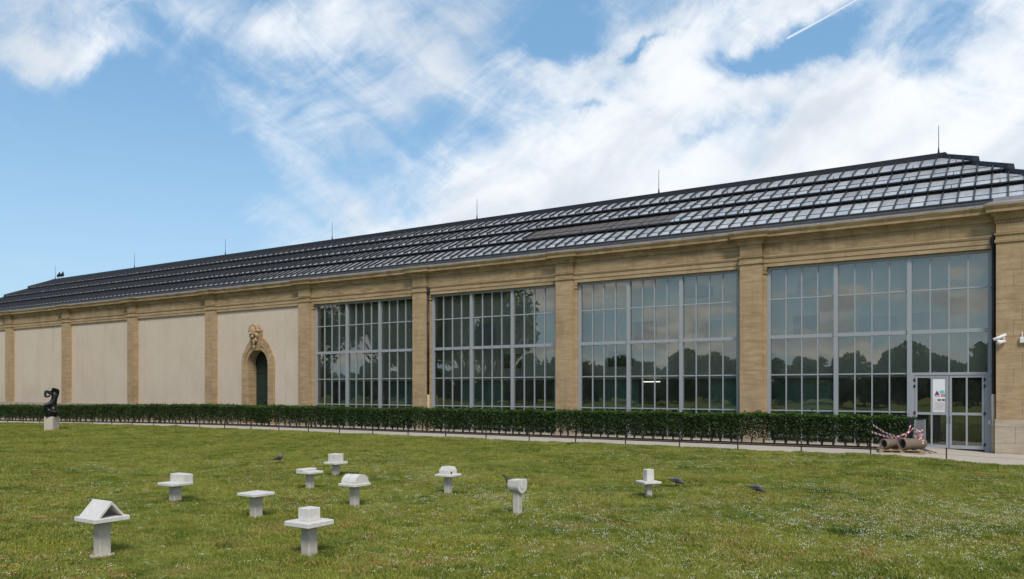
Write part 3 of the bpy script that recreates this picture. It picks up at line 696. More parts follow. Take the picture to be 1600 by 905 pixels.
for x in (-71.4, -59.47, -48.24, -37.51, -26.02, -15.0, -2.75):
    MB().tube([(x, RY1, ZT + .1), (x, RY1, ZT + .42)], [.055, .02], 6).build('rod_base', 'dark_metal', roof)
    MB().tube([(x, RY1, ZT + .35), (x, RY1, ZT + 1.32)], [.017, .010], 5).build('lightning_rod', 'dark_metal', roof)

# rainwater pipes
def downpipe(x, y, ztop, zshoe, label, rz=0):
    p = thing('downpipe', (x, y, 0), label, 'pipe')
    MB().tube([(0, 0, zshoe), (0, 0, ztop)], .055, 10).build('pipe', 'dark_metal', p, True)
    MB().tube([(0, 0, -.1), (0, 0, zshoe)], .068, 10).build('shoe', 'plinth_stone', p, True)
    MB().tube([(0, 0, ztop - .05), (0, 0, ztop + .12), (0, 0, ztop + .3)], [.06, .10, .085], 8).tube([(0, 0, ztop + .3), (0, .02, ztop + .42)], [.06, .02], 8).build('rain_head', 'dark_metal', p)
    for z in np.arange(zshoe + .6, ztop, 1.5): MB().tube([(0, 0, z), (0, 0, z + .05)], .075, 10).box(-.02, .02, 0, .25, z + .01, z + .04).build('bracket', 'dark_metal', p)
downpipe(PIL[2] + HW + .075, .13, 7.0, 1.9, 'dark iron downpipe running down between two glazed bays beside a pilaster')
downpipe(X_PAV - .075, .12, 7.05, 2.0, 'dark iron downpipe beside the entrance doors in the corner of the end pavilion')
def bullet_camera():
    x, z = X_PAV + .16, 3.86
    c = thing('security_camera', (x, -.07, z), 'pale bullet security camera above a round floodlight, bracketed beside the downpipe', 'camera')
    MB().cbox(-.02, .10, -.025, .01, -.12, .06, .006).build('wall_plate', 'white_plastic', c)
    MB().tube([(.04, 0, 0), (.02, -.14, .03)], .022, 6).build('bracket', 'white_plastic', c)
    a, b = Vector((.12, -.12, .13)), Vector((-.24, -.30, -.04))
    MB().tube([a, b], .052, 10).build('housing', 'white_plastic', c, True)
    MB().tube([b, b + (b - a).normalized() * .015], .040, 10).build('lens', 'dark_metal', c)
    MB().tube([(.12, -.05, -.09), (.03, -.14, -.105), (-.08, -.24, -.12), (-.12, -.27, -.125)], [.03, .055, .085, .07], 10).build('lamp_housing', 'white_plastic', c, True)
    b2 = thing('junction_box', (.18, -.06, 3.70), 'white wall box with conduit on the ochre pavilion wall', 'box')
    MB().cbox(-.13, .16, -.09, .01, 0, .20, .012).build('casing', 'white_plastic', b2)
    MB().cbox(-.12, .15, -.105, -.088, .012, .188, .006).build('cover', 'white_plastic', b2)
    MB().tube([(-.06, -.02, .2), (-.06, -.02, .34), (-.06, .02, .36)], .02, 6).build('conduit', 'white_plastic', b2)
bullet_camera()

# ------------------------------------------------------------------ hedge
def hedge():
    root = thing('hedge', (-40, -1.5, 0), 'long clipped dark green hedge with bare stems below, between path and museum', 'hedge'); root.location = (0, 0, 0)
    L, dpt, meshes, stems = 1.6, .80, [], []
    for s_ in range(4):
        r = np.random.default_rng(40 + s_); n = 5200
        x = r.uniform(-L / 2 - .05, L / 2 + .05, n); side = r.random(n)
        y = np.where(side < .62, np.sign(r.uniform(-1, 1, n)) * (dpt / 2 - np.abs(r.normal(0, .07, n))), r.uniform(-dpt / 2, dpt / 2, n))
        z = np.where(side > .80, 1.10 - np.abs(r.normal(0, .06, n)), 1.10 * (1 - r.random(n) ** 1.25 * .86))
        clump = .5 + .5 * np.sin(x * 9 + s_ * 2) * np.sin(x * 3.7 + 1 + s_) ; thin = r.random(n) < np.clip((.60 - z) / .42, 0, 1) * (.62 + .38 * clump)
        keep = ~thin; x, y, z = x[keep], y[keep], z[keep]; n = len(x)
        z += (.03 * np.sin(x * 5 + s_) + .02 * np.sin(x * 13 + 2 * s_)) * (z / 1.1); tall = r.random(n) < .07; z[tall & (z > 1)] += r.uniform(.01, .11, (tall & (z > 1)).sum())
        vs, fs = [], []
        for i in range(n):
            d = Vector(r.normal(0, 1, 3)).normalized(); e = Vector(r.normal(0, 1, 3)); e = (e - d * e.dot(d)).normalized(); q = r.uniform(.022, .042); c = Vector((x[i], y[i], z[i]))
            vs += [c - d * q * 1.5, c + e * q * .7, c + d * q * 1.5, c - e * q * .7]; fs.append((4 * i, 4 * i + 1, 4 * i + 2, 4 * i + 3))
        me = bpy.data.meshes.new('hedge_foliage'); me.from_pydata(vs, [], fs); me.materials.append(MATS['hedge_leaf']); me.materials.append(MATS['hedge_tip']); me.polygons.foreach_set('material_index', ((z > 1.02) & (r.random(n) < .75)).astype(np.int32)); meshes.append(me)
        mb = MB()
        for k in range(4):
            xx = -L / 2 + .2 + .4 * k + r.uniform(-.08, .08); y0 = r.uniform(-.15, .15)
            for j in range(5):
                ex, ey = xx + r.uniform(-.28, .28), y0 + r.uniform(-.32, .32); mb.tube([(xx, y0, -.05), (xx + (ex - xx) * .3, y0 + (ey - y0) * .3, .25), (ex, ey, r.uniform(.55, .95))], [.02, .015, .007], 5, False)
        stems.append(mb.mesh('hedge_stems', 'bark'))
    x = -3.75; i = 0
    while x > -90:
        rz = 0 if random.random() < .5 else math.pi; z = strip_height(x)
        f = link('hedge_shrub', meshes[random.randrange(4)], root, (x, -1.5, z + .0)); f.rotation_euler.z = rz; f.scale = (1.02, 1, random.uniform(.975, 1.03)); f['kind'] = 'stuff'
        s_ = link('hedge_stems', stems[random.randrange(4)], f); x -= L; i += 1
hedge()

# ------------------------------------------------------------------ low fence along the path
def fence():
    root = thing('wire_fence', (-30, LAWN_Y, 0), 'low wire fence on thin dark iron posts along the lawn edge', 'fence'); root.location = (0, 0, 0)
    pm = MB().cbox(-.018, .018, -.018, .018, -.1, .36, .004).tube([(0, 0, .36), (0, 0, .385)], [.024, .012], 6).mesh('fence_post', 'rust_post'); pts = []
    for k in range(42):
        x = -1.77 + 2.055 - 2.055 * k; z = terrain(x, LAWN_Y - .05); link('post', pm, root, (x, LAWN_Y - .05, z)); pts.append((x, LAWN_Y - .05, z))
    for h in (.18, .33): MB().tube([(p[0], p[1], p[2] + h) for p in pts], .0022, 4).build('wire', 'rust_post', root)
fence()

# ------------------------------------------------------------------ concrete sculptures on the lawn
GRP = None
def sculpture(name, xy, label, post_h, post_w, plate_w, plate_t, rz=0):
    t_ = thing(name, (xy[0], xy[1], terrain(*xy)), label, 'sculpture', None, rz); h = post_w / 2
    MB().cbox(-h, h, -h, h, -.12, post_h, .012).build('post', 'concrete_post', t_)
    if plate_w: w = plate_w / 2; MB().cbox(-w, w, -w, w, post_h - .001, post_h + plate_t, .008).build('plate', 'concrete', t_)
    return t_, post_h + plate_t - .001
t_, z = sculpture('house_sculpture', (-10.0, -25.63), 'white concrete post sculpture with a gabled tent roof on its plate', .455, .155, .475, .06)
for s_ in (-1, 1):
    MB().prism([(s_ * .185, z), (s_ * .15, z), (0, z + .165), (0, z + .205)] if s_ > 0 else [(-.185, z), (-.15, z), (-.0005, z + .165), (-.0005, z + .205)], 'x', -.215, .215).build('roof_slab', 'concrete', t_)
MB().tube([(0, 0, 0), (0, 0, .018)], .15, 14).build('footing', 'concrete_post', t_)
t_, z = sculpture('box_sculpture', (-13.7, -22.05), 'pale concrete post sculpture with a long box along one side of its plate', .31, .17, .46, .055)
MB().cbox(-.22, .22, .035, .235, z - .05, z + .155, .008).build('long_block', 'concrete', t_)
sculpture('table_sculpture', (-10.72, -22.58), 'pale concrete post sculpture topped with one bare flat square slab', .385, .155, .435, .05)
t_, z = sculpture('step_sculpture', (-12.84, -19.41), 'pale concrete post sculpture whose slab carries a low raised step at one end', .35, .135, .41, .05)
MB().cbox(-.205, -.01, -.2055, .2055, z, z + .05, .008).build('step_block', 'concrete', t_)
t_, z = sculpture('cube_sculpture', (-14.4, -17.09), 'concrete post sculpture with a wide cube, in the grass behind the stepped slab', .29, .15, .42, .055)
MB().cbox(-.135, .135, -.135, .135, z, z + .20, .008).build('cube', 'concrete', t_)
t_, z = sculpture('vault_sculpture', (-10.28, -20.71), 'pale concrete post sculpture with a rounded vault on its slab', .385, .135, .42, .05)
def halfdisc(r, n=12, up=1): return [(r * math.cos(q), z + up * r * math.sin(q) * .92) for q in (math.pi * k / n for k in range(n + 1))]
MB().prism(halfdisc(.175), 'x', -.17, -.02).build('vault', 'concrete', t_); MB().prism(halfdisc(.15), 'x', -.02, .0).build('vault_groove', 'concrete_post', t_); MB().prism(halfdisc(.182), 'x', .0, .185).build('vault', 'concrete', t_)
t_, z = sculpture('block_sculpture', (-7.71, -24.21), 'concrete post sculpture with a small cube on a square slab, nearest the gabled one', .40, .155, .445, .065)
t_['label'] = 'concrete post sculpture with a small crisp cube centred on a thick slab'
MB().cbox(-.1, .1, -.1, .1, z, z + .165, .007).build('cube', 'concrete', t_)
t_, z = sculpture('capped_sculpture', (-9.89, -18.39), 'pale concrete post sculpture with a sloped-sided cap pierced by a dark hole', .37, .125, .40, .045)
fr = MB(); a, b = .13, .095
fr.cbox(-a, a, -a, a, z, z + .075, .004); fr.add([(-a, -a, z + .0755), (a, -a, z + .0755), (a, a, z + .0755), (-a, a, z + .0755), (-b, -b, z + .155), (b, -b, z + .155), (b, b, z + .155), (-b, b, z + .155)], [(0, 3, 2, 1), (4, 5, 6, 7), (0, 1, 5, 4), (1, 2, 6, 5), (2, 3, 7, 6), (3, 0, 4, 7)])
fr.build('cap', 'concrete', t_); MB().box(.1255, .1325, -.085, -.035, z + .012, z + .052).build('hole', 'shadow_gap', t_)  # dark piece on the face, painted as the shade inside the hole
t_, z = sculpture('trough_sculpture', (-7.26, -19.88), 'pale concrete post carrying a round-bottomed trough-shaped head', .40, .125, 0, 0)
z = .535
pr = [(.14, .60), (-.14, .60)] + [(-.14 * math.cos(q), .515 - .135 * math.sin(q)) for q in np.linspace(0, math.pi, 13)]
MB().prism(pr, 'x', -.11, .05).build('trough', 'concrete', t_)
pr2 = [(y * 1.06, .515 + (zz - .515) * 1.06) for y, zz in pr]; MB().prism(pr2, 'x', .05, .105).build('trough_front', 'concrete', t_)
pr3 = [(y * .55, .535 + (zz - .515) * .7) for y, zz in pr]; MB().prism(pr3, 'x', .1, .113).build('raised_panel', 'concrete', t_)
MB().box(.0635, .068, -.05, .05, .15, .165).build('groove', 'concrete_post', t_)
t_, z = sculpture('tower_sculpture', (-6.2, -16.66), 'white concrete post sculpture with a tall upright block, weeds at its foot', .285, .115, .38, .045, R_(-38))
MB().cbox(-.08, .08, -.08, .08, z, z + .235, .007).cbox(.0, .082, -.082, .082, z, z + .19, .007).build('upright_block', 'concrete', t_)

# ------------------------------------------------------------------ bronze figure on its plinth
def skinned(verts, edges, radii, name, m, parent=None, sub=2):
    me = bpy.data.meshes.new(name); me.from_pydata(verts, edges, []); o = bpy.data.objects.new(name, me); COL.objects.link(o)
    md = o.modifiers.new('skin', 'SKIN')
    for i, r in enumerate(radii): me.skin_vertices[0].data[i].radius = (r, r) if not isinstance(r, tuple) else r
    me.skin_vertices[0].data[0].use_root = True
    sb = o.modifiers.new('sub', 'SUBSURF'); sb.levels = sub; sb.render_levels = sub
    dg = bpy.context.evaluated_depsgraph_get(); nm = bpy.data.meshes.new_from_object(o.evaluated_get(dg)); o.modifiers.clear(); o.data = nm
    nm.materials.clear(); nm.materials.append(MATS[m]); nm.polygons.foreach_set('use_smooth', [True] * len(nm.polygons))
    if parent: o.parent = parent
    return o
SX, SY = -42.2, -9.75; SZ = terrain(SX, SY)
pl = thing('statue_plinth', (SX, SY, SZ), 'short pale stone plinth under the bronze figure on the lawn', 'plinth', None, R_(28))
MB().cbox(-.245, .245, -.245, .245, -.1, .70, .012).build('block', 'marble_plinth', pl); MB().cbox(-.23, .23, -.23, .23, .698, .715, .006).build('top_bed', 'marble_plinth', pl)
st = thing('bronze_statue', (SX, SY, SZ + .71), 'dark bronze twisting figure with arms folded over its head, on a plinth', 'statue', None, R_(YAW + 27))
# local x = to the right as seen from the lawn, z up
V_ = [(.04, 0, .60), (.10, 0, .84), (.15, .0, 1.04), (.16, 0, 1.17), (.14, .02, 1.28), (.08, .0, 1.35),       # pelvis to neck
      (-.02, -.04, 1.38),                                                                                     # head
      (.27, .0, 1.20), (.30, -.06, 1.38), (.02, -.12, 1.47),                                                  # right shoulder, elbow, hand over head
      (.04, .02, 1.20), (-.27, -.06, 1.34), (-.27, -.12, 1.02), (-.04, -.14, 1.09),                           # left shoulder, elbow, wrist, hand
      (-.10, -.06, .60), (-.30, -.12, .60), (-.26, -.10, .30), (-.24, -.12, .05),                             # left thigh, knee, shin, foot
      (.12, .04, .50), (.10, -.18, .36), (.22, .0, .14), (.10, -.1, .04)]                                     # right thigh, knee, shin, foot
E_ = [(0, 1), (1, 2), (2, 3), (3, 4), (4, 5), (5, 6), (3, 7), (7, 8), (8, 9), (3, 10), (10, 11), (11, 12), (12, 13), (0, 14), (14, 15), (15, 16), (16, 17), (0, 18), (18, 19), (19, 20), (20, 21)]
RD = [.17, .12, .125, .15, .09, .07, .10, .085, .062, .045, .085, .065, .048, .045, .13, .095, .07, .055, .13, .10, .07, .06]
RD = [q * (1.32 if i < 5 else 1.2) for i, q in enumerate(RD)]
skinned(V_, E_, RD, 'body', 'bronze', st)
bm = bmesh.new(); r = bmesh.ops.create_icosphere(bm, subdivisions=3, radius=1)
for v in r['verts']:
    n = v.co.copy(); k = 1 + .14 * math.sin(n.x * 5 + 1) * math.cos(n.y * 4) + .10 * math.sin(n.z * 7 + n.x * 3)
    v.co = Vector((n.x * .32 * k + .02, n.y * .27 * k, max(0, .22 + n.z * .33 * k)))
me = bpy.data.meshes.new('rock_base'); bm.to_mesh(me); bm.free(); me.materials.append(MATS['bronze']); me.polygons.foreach_set('use_smooth', [True] * len(me.polygons)); link('rock_base', me, st)
MB().cbox(-.26, .26, -.24, .24, -.01, .04, .01).build('base_slab', 'bronze', st)

# ------------------------------------------------------------------ birds
def bird(name, loc, rz, label, scale=1., pose='peck', m='pigeon_grey', group=None, cat='bird'):
    t_ = thing(name, loc, label, cat, group, rz)
    if pose == 'peck':    # (x, z, half width, half height): tail to beak; head lowered
        S = [(-.19, .135, .022, .006), (-.12, .130, .034, .012), (-.075, .125, .05, .038), (-.02, .122, .068, .060), (.04, .112, .066, .060), (.085, .092, .045, .045), (.115, .068, .028, .028), (.138, .050, .026, .026), (.158, .038, .013, .013), (.18, .022, .003, .003)]
    else:
        S = [(-.18, .075, .022, .006), (-.12, .095, .036, .012), (-.08, .110, .05, .036), (-.03, .130, .066, .058), (.03, .150, .064, .064), (.065, .185, .045, .048), (.082, .225, .028, .028), (.098, .250, .027, .026), (.118, .250, .012, .012), (.142, .243, .003, .003)]
    seg = 10; vs, fs = [], []
    for i, (x, z_, w, h) in enumerate(S):
        vs += [(x, w * math.cos(2 * math.pi * k / seg), z_ + h * math.sin(2 * math.pi * k / seg)) for k in range(seg)]
        if i: fs += [((i - 1) * seg + k, (i - 1) * seg + (k + 1) % seg, i * seg + (k + 1) % seg, i * seg + k) for k in range(seg)]
    fs += [tuple(reversed(range(seg))), tuple((len(S) - 1) * seg + k for k in range(seg))]
    MB().add(vs, fs).build('body', m, t_, True)
    dz = 0 if pose == 'peck' else .02
    for s_ in (-1, 1):
        wv = [(.06, s_ * .060, .135 + dz), (.0, s_ * .074, .150 + dz), (-.10, s_ * .055, .142 - dz), (-.165, s_ * .025, .137 - dz * 2), (-.09, s_ * .064, .105 - dz * .5), (.02, s_ * .075, .095 + dz)]
        MB().add(wv + [(x, y * .8, z_) for x, y, z_ in wv], [(0, 1, 2, 3, 4, 5), (11, 10, 9, 8, 7, 6)] + [(i, (i + 1) % 6, (i + 1) % 6 + 6, i + 6) for i in range(6)]).build('wing', 'pigeon_dark' if m != 'pigeon_dark' else m, t_)
        MB().tube([(.005, s_ * .03, .085), (-.005, s_ * .032, .03), (.0, s_ * .034, .0), (.03, s_ * .036, -.002)], [.012, .006, .006, .004], 5).build('leg', 'bird_leg', t_)
    if m == 'pigeon_grey': MB().tube([(.045, -.055, .125 + dz), (.07, -.03, .14 + dz * 3), (.075, .0, .145 + dz * 3), (.07, .03, .14 + dz * 3), (.045, .055, .125 + dz)], .016, 6).build('neck_patch', 'pigeon_pale', t_, True)
    t_.scale = (scale,) * 3; return t_
def g(x, y): return (x, y, terrain(x, y) + .03)
bird('pigeon', g(-18.0, -15.75), R_(32), 'grey pigeon standing upright with raised head on the lawn', 1.15, 'up')
bird('pigeon', g(-6.31, -14.84), R_(28), 'plump grey pigeon feeding with bowed head beside the tower-block sculpture', 1.12)
bird('pigeon', g(-4.48, -15.16), R_(22), 'grey pigeon pecking alone on the open clover lawn', 1.08)
bird('pigeon', g(-9.22, -17.1), R_(215), 'dark pigeon half hidden behind the trough-headed sculpture', 1.1, 'up', 'pigeon_dark')
for x in (-70.7, -70.15): bird('crow', (x, RY1 - .05, ZT + .155), R_(-10), 'small black bird perched on the roof ridge beside the last lightning rod', 2.0, 'up', 'pigeon_dark', 'birds on the roof ridge')

# ------------------------------------------------------------------ pipes, pallet, barrier and tape by the hedge end
def works():
    gx, gy = -3.25, -2.95; gz = terrain(gx, gy) - .02
    p = thing('pallet', (gx, gy, gz), 'weathered wooden pallet carrying two pipes at the hedge end', 'pallet', None, R_(14))
    for k in range(5): MB().cbox(-.62 + .27 * k, -.50 + .27 * k, -.4, .4, .095, .118, .004).build('deck_board', 'pallet_wood', p)
    for y in (-.36, 0, .36):
        MB().cbox(-.62, .70, y - .045, y + .045, -.01, .018, .004).build('bottom_board', 'pallet_wood', p)
        MB().cbox(-.62, .70, y - .045, y + .045, .078, .096, .004).build('stringer', 'pallet_wood', p)
        for x in (-.58, .04, .62): MB().cbox(x - .06, x + .06, y - .045, y + .045, .017, .079, .004).build('block', 'pallet_wood', p)
    def pipe(x, y, rz, L, r0, r1, label):
        t_ = thing('clay_pipe', (x, y, gz + .118), label, 'pipe', None, rz); seg = 20; vs = []
        R = [(0, r0), (.06, r0 * 1.03), (.08, r0 * .93), (L, r1), (L, r1 - .03), (.10, r0 * .93 - .03), (0, r0 - .035)]
        for xx, rr in R: vs += [(xx, rr * math.cos(2 * math.pi * k / seg), r0 + rr * math.sin(2 * math.pi * k / seg)) for k in range(seg)]
        n = len(R); MB().add(vs, [(i * seg + k, i * seg + (k + 1) % seg, ((i + 1) % n) * seg + (k + 1) % seg, ((i + 1) % n) * seg + k) for i in range(n) for k in range(seg)]).build('barrel', 'pipe_clay', t_, True)
        MB().tube([(L * .14, 0, r0), (L * .2, 0, r0)], r0 * .93 - .028, 16).build('mouth_shade', 'shadow_gap', t_)  # black disc painting the shade inside the open pipe
        return t_
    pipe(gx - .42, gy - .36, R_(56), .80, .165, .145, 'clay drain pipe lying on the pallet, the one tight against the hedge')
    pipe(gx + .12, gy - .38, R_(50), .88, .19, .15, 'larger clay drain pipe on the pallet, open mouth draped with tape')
    b = thing('barrier', (-2.66, -2.75, terrain(-2.66, -2.75) - .02), 'narrow grey barrier panel on splayed feet with tangled tape', 'barrier', None, R_(48))
    MB().cbox(-.20, .18, -.015, .015, .10, 1.06, .006).build('panel', 'barrier_grey', b)
    fr = MB().tube([(-.21, 0, .0), (-.21, 0, 1.08), (.19, 0, 1.08), (.19, 0, 0)], .018, 6); fr.build('frame', 'frame_paint', b)
    for x in (-.21, .19): MB().tube([(x - .03, -.28, .015), (x, 0, .10), (x + .08, .28, .015)], .016, 6).build('foot', 'dark_metal', b)
    MB().tube([(.19, -.02, .12), (.46, -.20, .01)], .018, 6).build('stay', 'dark_metal', b)
    q = thing('sign_post', (-2.98, -2.3, terrain(-2.98, -2.3) - .02), 'black upright board standing at the cut end of the hedge', 'board')
    MB().cbox(-.065, .065, -.02, .02, -.02, 1.12, .006).build('board', 'dark_metal', q); MB().cbox(-.16, .16, -.14, .14, -.02, .025, .006).build('base', 'dark_metal', q)
    def ribbon(pts, name, parent=None, w=.035):
        P = [Vector(v) for v in pts]; mb = MB(); L = 0; us = []
        for i, v in enumerate(P):
            tw = .8 * math.sin(i * 1.7); up = Vector((math.sin(tw) * .5, -.4 * math.sin(tw), math.cos(tw))).normalized() * w
            mb.v += [tuple(v - up), tuple(v + up)]; us.append(L); L += (P[min(i + 1, len(P) - 1)] - v).length
        mb.f = [(2 * i, 2 * i + 2, 2 * i + 3, 2 * i + 1) for i in range(len(P) - 1)]
        me = bpy.data.meshes.new(name); me.from_pydata(mb.v, [], mb.f); me.materials.append(MATS['hazard_tape']); uv = me.uv_layers.new(name='UVMap')
        for l in me.loops: uv.data[l.index].uv = (us[l.vertex_index // 2], l.vertex_index % 2)
        return link(name, me, parent)
    def sagline(a, b, sag, n=12):
        a, b = Vector(a), Vector(b); return [a.lerp(b, k / n) + Vector((random.uniform(-.01, .01), random.uniform(-.01, .01), -sag * 4 * (k / n) * (1 - k / n))) for k in range(n + 1)]
    tp = thing('hazard_tape', (gx, gy, 0), 'red and white hazard tape strung between hedge and barrier over the pipes', 'tape'); tp.location = (0, 0, 0)
    H1, B1 = (-4.15, -2.05, .95), (-2.78, -2.85, .95)
    ribbon(sagline(H1, (-3.3, -2.95, .62), .06), 'tape_strand', tp); ribbon(sagline((-3.3, -2.95, .62), B1, .05), 'tape_strand', tp)
    ribbon(sagline((-4.2, -2.1, .72), (-3.1, -3.0, .56), .05), 'tape_strand', tp); ribbon(sagline((-3.1, -3.0, .56), (-2.98, -2.33, .98), .03), 'tape_strand', tp)
    ribbon(sagline((-3.32, -3.2, .60), (-3.2, -3.35, .28), -.02, 6), 'tape_tail', tp); ribbon(sagline((-4.15, -2.1, .5), (-4.05, -3.0, .05), .05, 8), 'tape_tail', tp)
    for k in range(7):
        pts = [(-2.68 + random.uniform(-.15, .15), -2.92 + random.uniform(-.05, .02), .72 + random.uniform(-.32, .22)) for _ in range(5)]
        ribbon([Vector(pts[i]).lerp(Vector(pts[i + 1]), s_) for i in range(4) for s_ in (0, .5)], 'tape_tangle', tp, .022)
works()

# ------------------------------------------------------------------ trees across the garden (mirrored in the glass)
def tree_mesh(seed, h, cr, n, trunk_h, leaf):
    r = np.random.default_rng(seed); tb = MB(); tb.tube([(0, 0, -.3), (.05, .03, trunk_h * .6), (0, .08, trunk_h), (.1, 0, h * .75)], [.26, .2, .17, .05], 8)
    lobes = []
    for k in range(13):
        a = r.uniform(0, 2 * math.pi); rad = cr * r.uniform(.25, .75); z = r.uniform(trunk_h + .10 * h, h * .9); rad *= 1 - .5 * max(0, (z - .65 * h) / (.35 * h))
        c = np.array((rad * math.cos(a), rad * math.sin(a), z)); lobes.append((c, cr * r.uniform(.28, .46)))
        tb.tube([(0, .05, trunk_h * .95), tuple(c * .5 + np.array((0, 0, trunk_h * .5))), tuple(c)], [.09, .06, .02], 5, False)
    vs, fs = [], []
    for i in range(n):
        c, R = lobes[r.integers(len(lobes))]; d = r.normal(0, 1, 3); d /= np.linalg.norm(d); p = c + d * R * r.uniform(.55, 1.08) * np.array((1, 1, .8))
        a = Vector(r.normal(0, 1, 3)).normalized(); b = Vector(r.normal(0, 1, 3)); b = (b - a * b.dot(a)).normalized(); q = leaf * r.uniform(.6, 1.3); p = Vector(p)
        vs += [p - a * q, p + b * q * .6, p + a * q, p - b * q * .6]; fs.append((4 * i, 4 * i + 1, 4 * i + 2, 4 * i + 3))
    me = bpy.data.meshes.new('crown'); me.from_pydata(vs, [], fs); me.materials.append(MATS['tree_leaf'])
    return tb.mesh('trunk', 'bark', True), me
TREES = [tree_mesh(3, 14, 5.0, 9000, 3.0, .20), tree_mesh(4, 13, 4.6, 9000, 2.6, .20), tree_mesh(5, 9, 5.6, 9000, .3, .34)]
def tree(k, x, y, s_, rz, label, group):
    t_ = thing('tree', (x, y, -.05), label, 'tree', group, rz); link('trunk', TREES[k][0], t_); link('crown', TREES[k][1], t_); t_.scale = (s_, s_, s_)
for i, (x, y, s_) in enumerate(((-39.5, -25.5, .98), (-46.5, -22.5, 1.1), (-53, -27, 1.15), (-61, -24, 1.1), (-69, -27, 1.15), (-47, -33, 1.2), (-58, -37, 1.2))):
    tree(i % 2, x, y, s_, i * 1.3, 'tall leafy garden tree across the lawn, mirrored in the glazed bays', 'garden trees facing the glazed bays')
for i in range(60):
    x = -170 + i * 4.1 + random.uniform(-1.5, 1.5); tree(2, x, -112 + random.uniform(-9, 9), random.uniform(.72, 1.05), i * 2.1, 'low round tree of the distant row closing the garden behind the lawn', 'distant row of trees')

# ------------------------------------------------------------------ grass, clover, fallen leaves
def scatter(name, protos, pts, rots, scs, kind_mat=None):
    """one object: instances of small unlinked plant meshes on points"""
    me = bpy.data.meshes.new(name); me.from_pydata([tuple(p) for p in pts], [], [])
    for nm, ty, data in (('rot', 'FLOAT', rots), ('scl', 'FLOAT', scs), ('pick', 'INT', RNG.integers(0, len(protos), len(pts)))):
        at = me.attributes.new(nm, ty, 'POINT'); at.data.foreach_set('value', np.asarray(data, dtype=np.float32 if ty == 'FLOAT' else np.int32))
    o = link(name, me); ng = bpy.data.node_groups.new(name, 'GeometryNodeTree')
    ng.interface.new_socket('Geometry', in_out='INPUT', socket_type='NodeSocketGeometry'); ng.interface.new_socket('Geometry', in_out='OUTPUT', socket_type='NodeSocketGeometry')
    gi, go = ng.nodes.new('NodeGroupInput'), ng.nodes.new('NodeGroupOutput'); jn = ng.nodes.new('GeometryNodeJoinGeometry')
    def attr(nm, ty): a = ng.nodes.new('GeometryNodeInputNamedAttribute'); a.data_type = ty; a.inputs[0].default_value = nm; return a.outputs[0]
    for i, pm in enumerate(protos):
        po = bpy.data.objects.new(name + '_plant', pm)
        oi = ng.nodes.new('GeometryNodeObjectInfo'); oi.inputs[0].default_value = po; oi.inputs['As Instance'].default_value = True
        ip = ng.nodes.new('GeometryNodeInstanceOnPoints'); ng.links.new(gi.outputs[0], ip.inputs['Points']); ng.links.new(oi.outputs['Geometry'], ip.inputs['Instance'])
        cmp_ = ng.nodes.new('FunctionNodeCompare'); cmp_.data_type = 'INT'; cmp_.operation = 'EQUAL'
        si = [s_ for s_ in cmp_.inputs if s_.type == 'INT']; ng.links.new(attr('pick', 'INT'), si[0]); si[1].default_value = i
        ng.links.new(cmp_.outputs[0], ip.inputs['Selection'])
        cx = ng.nodes.new('ShaderNodeCombineXYZ'); ng.links.new(attr('rot', 'FLOAT'), cx.inputs[2]); ng.links.new(cx.outputs[0], ip.inputs['Rotation']); ng.links.new(attr('scl', 'FLOAT'), ip.inputs['Scale'])
        ng.links.new(ip.outputs[0], jn.inputs[0])
    ng.links.new(jn.outputs[0], go.inputs[0]); md = o.modifiers.new('scatter', 'NODES'); md.node_group = ng
    o['kind'] = 'stuff'; return o
def clump(seed, n, rad, hmin, hmax, w, m):
    r = np.random.default_rng(seed); vs, fs = [], []
    for i in range(n):
        a, q = r.uniform(0, 2 * math.pi), rad * math.sqrt(r.random()); x, y = q * math.cos(a), q * math.sin(a); h = r.uniform(hmin, hmax); d = r.uniform(0, 2 * math.pi); ln = h * r.uniform(.2, .9); f_ = r.uniform(0, math.pi); ww = w * r.uniform(.6, 1.3)
        wx, wy = ww * math.cos(f_), ww * math.sin(f_); mx, my = x + math.cos(d) * ln * .35, y + math.sin(d) * ln * .35
        o = len(vs); vs += [(x - wx, y - wy, -.01), (x + wx, y + wy, -.01), (mx + wx * .8, my + wy * .8, h * .65), (mx - wx * .8, my - wy * .8, h * .65), (x + math.cos(d) * ln, y + math.sin(d) * ln, h)]
        fs += [(o, o + 1, o + 2, o + 3), (o + 3, o + 2, o + 4)]
    me = bpy.data.meshes.new('grass_clump'); me.from_pydata(vs, [], fs); me.materials.append(MATS[m]); return me
def cam_points(n, rmin, rmax, ang=38.5, power=1.0):
    """points over the lawn in front of the viewer, by distance"""
    u = RNG.random(n); r = (rmin ** power + (rmax ** power - rmin ** power) * u) ** (1 / power); a = R_(YAW) + np.radians(RNG.uniform(-ang, ang, n))
    x = -r * np.sin(a); y = -CAM_D + r * np.cos(a); k = (y < LAWN_Y - .02) & (x > -90) & (x < 14); return x[k], y[k]
ZV = np.vectorize(terrain)
def field(x, y, s_, ph):                               # smooth patchiness over the lawn
    return (np.sin(x * s_ + ph) * np.cos(y * s_ * 1.3 + ph * 2) + np.sin(x * s_ * .53 + y * s_ * .9 + ph * 3) + .6 * np.sin(x * s_ * 2.1 - y * s_ * 1.7 + ph)) / 2.6
x, y = cam_points(62000, 7.5, 62, 38.5, 1.15)
gsc = np.clip(.75 + .28 * field(x, y, 1.3, 1.), .5, 1.2) * RNG.uniform(.75, 1.2, len(x)) * (1 + .012 * np.hypot(x, y + CAM_D))
scatter('grass', [clump(60 + i, 50, .15, .02, .066, .0062, 'grass_blade') for i in range(4)], np.stack([x, y, ZV(x, y)], 1), RNG.uniform(0, 6.28, len(x)), gsc)
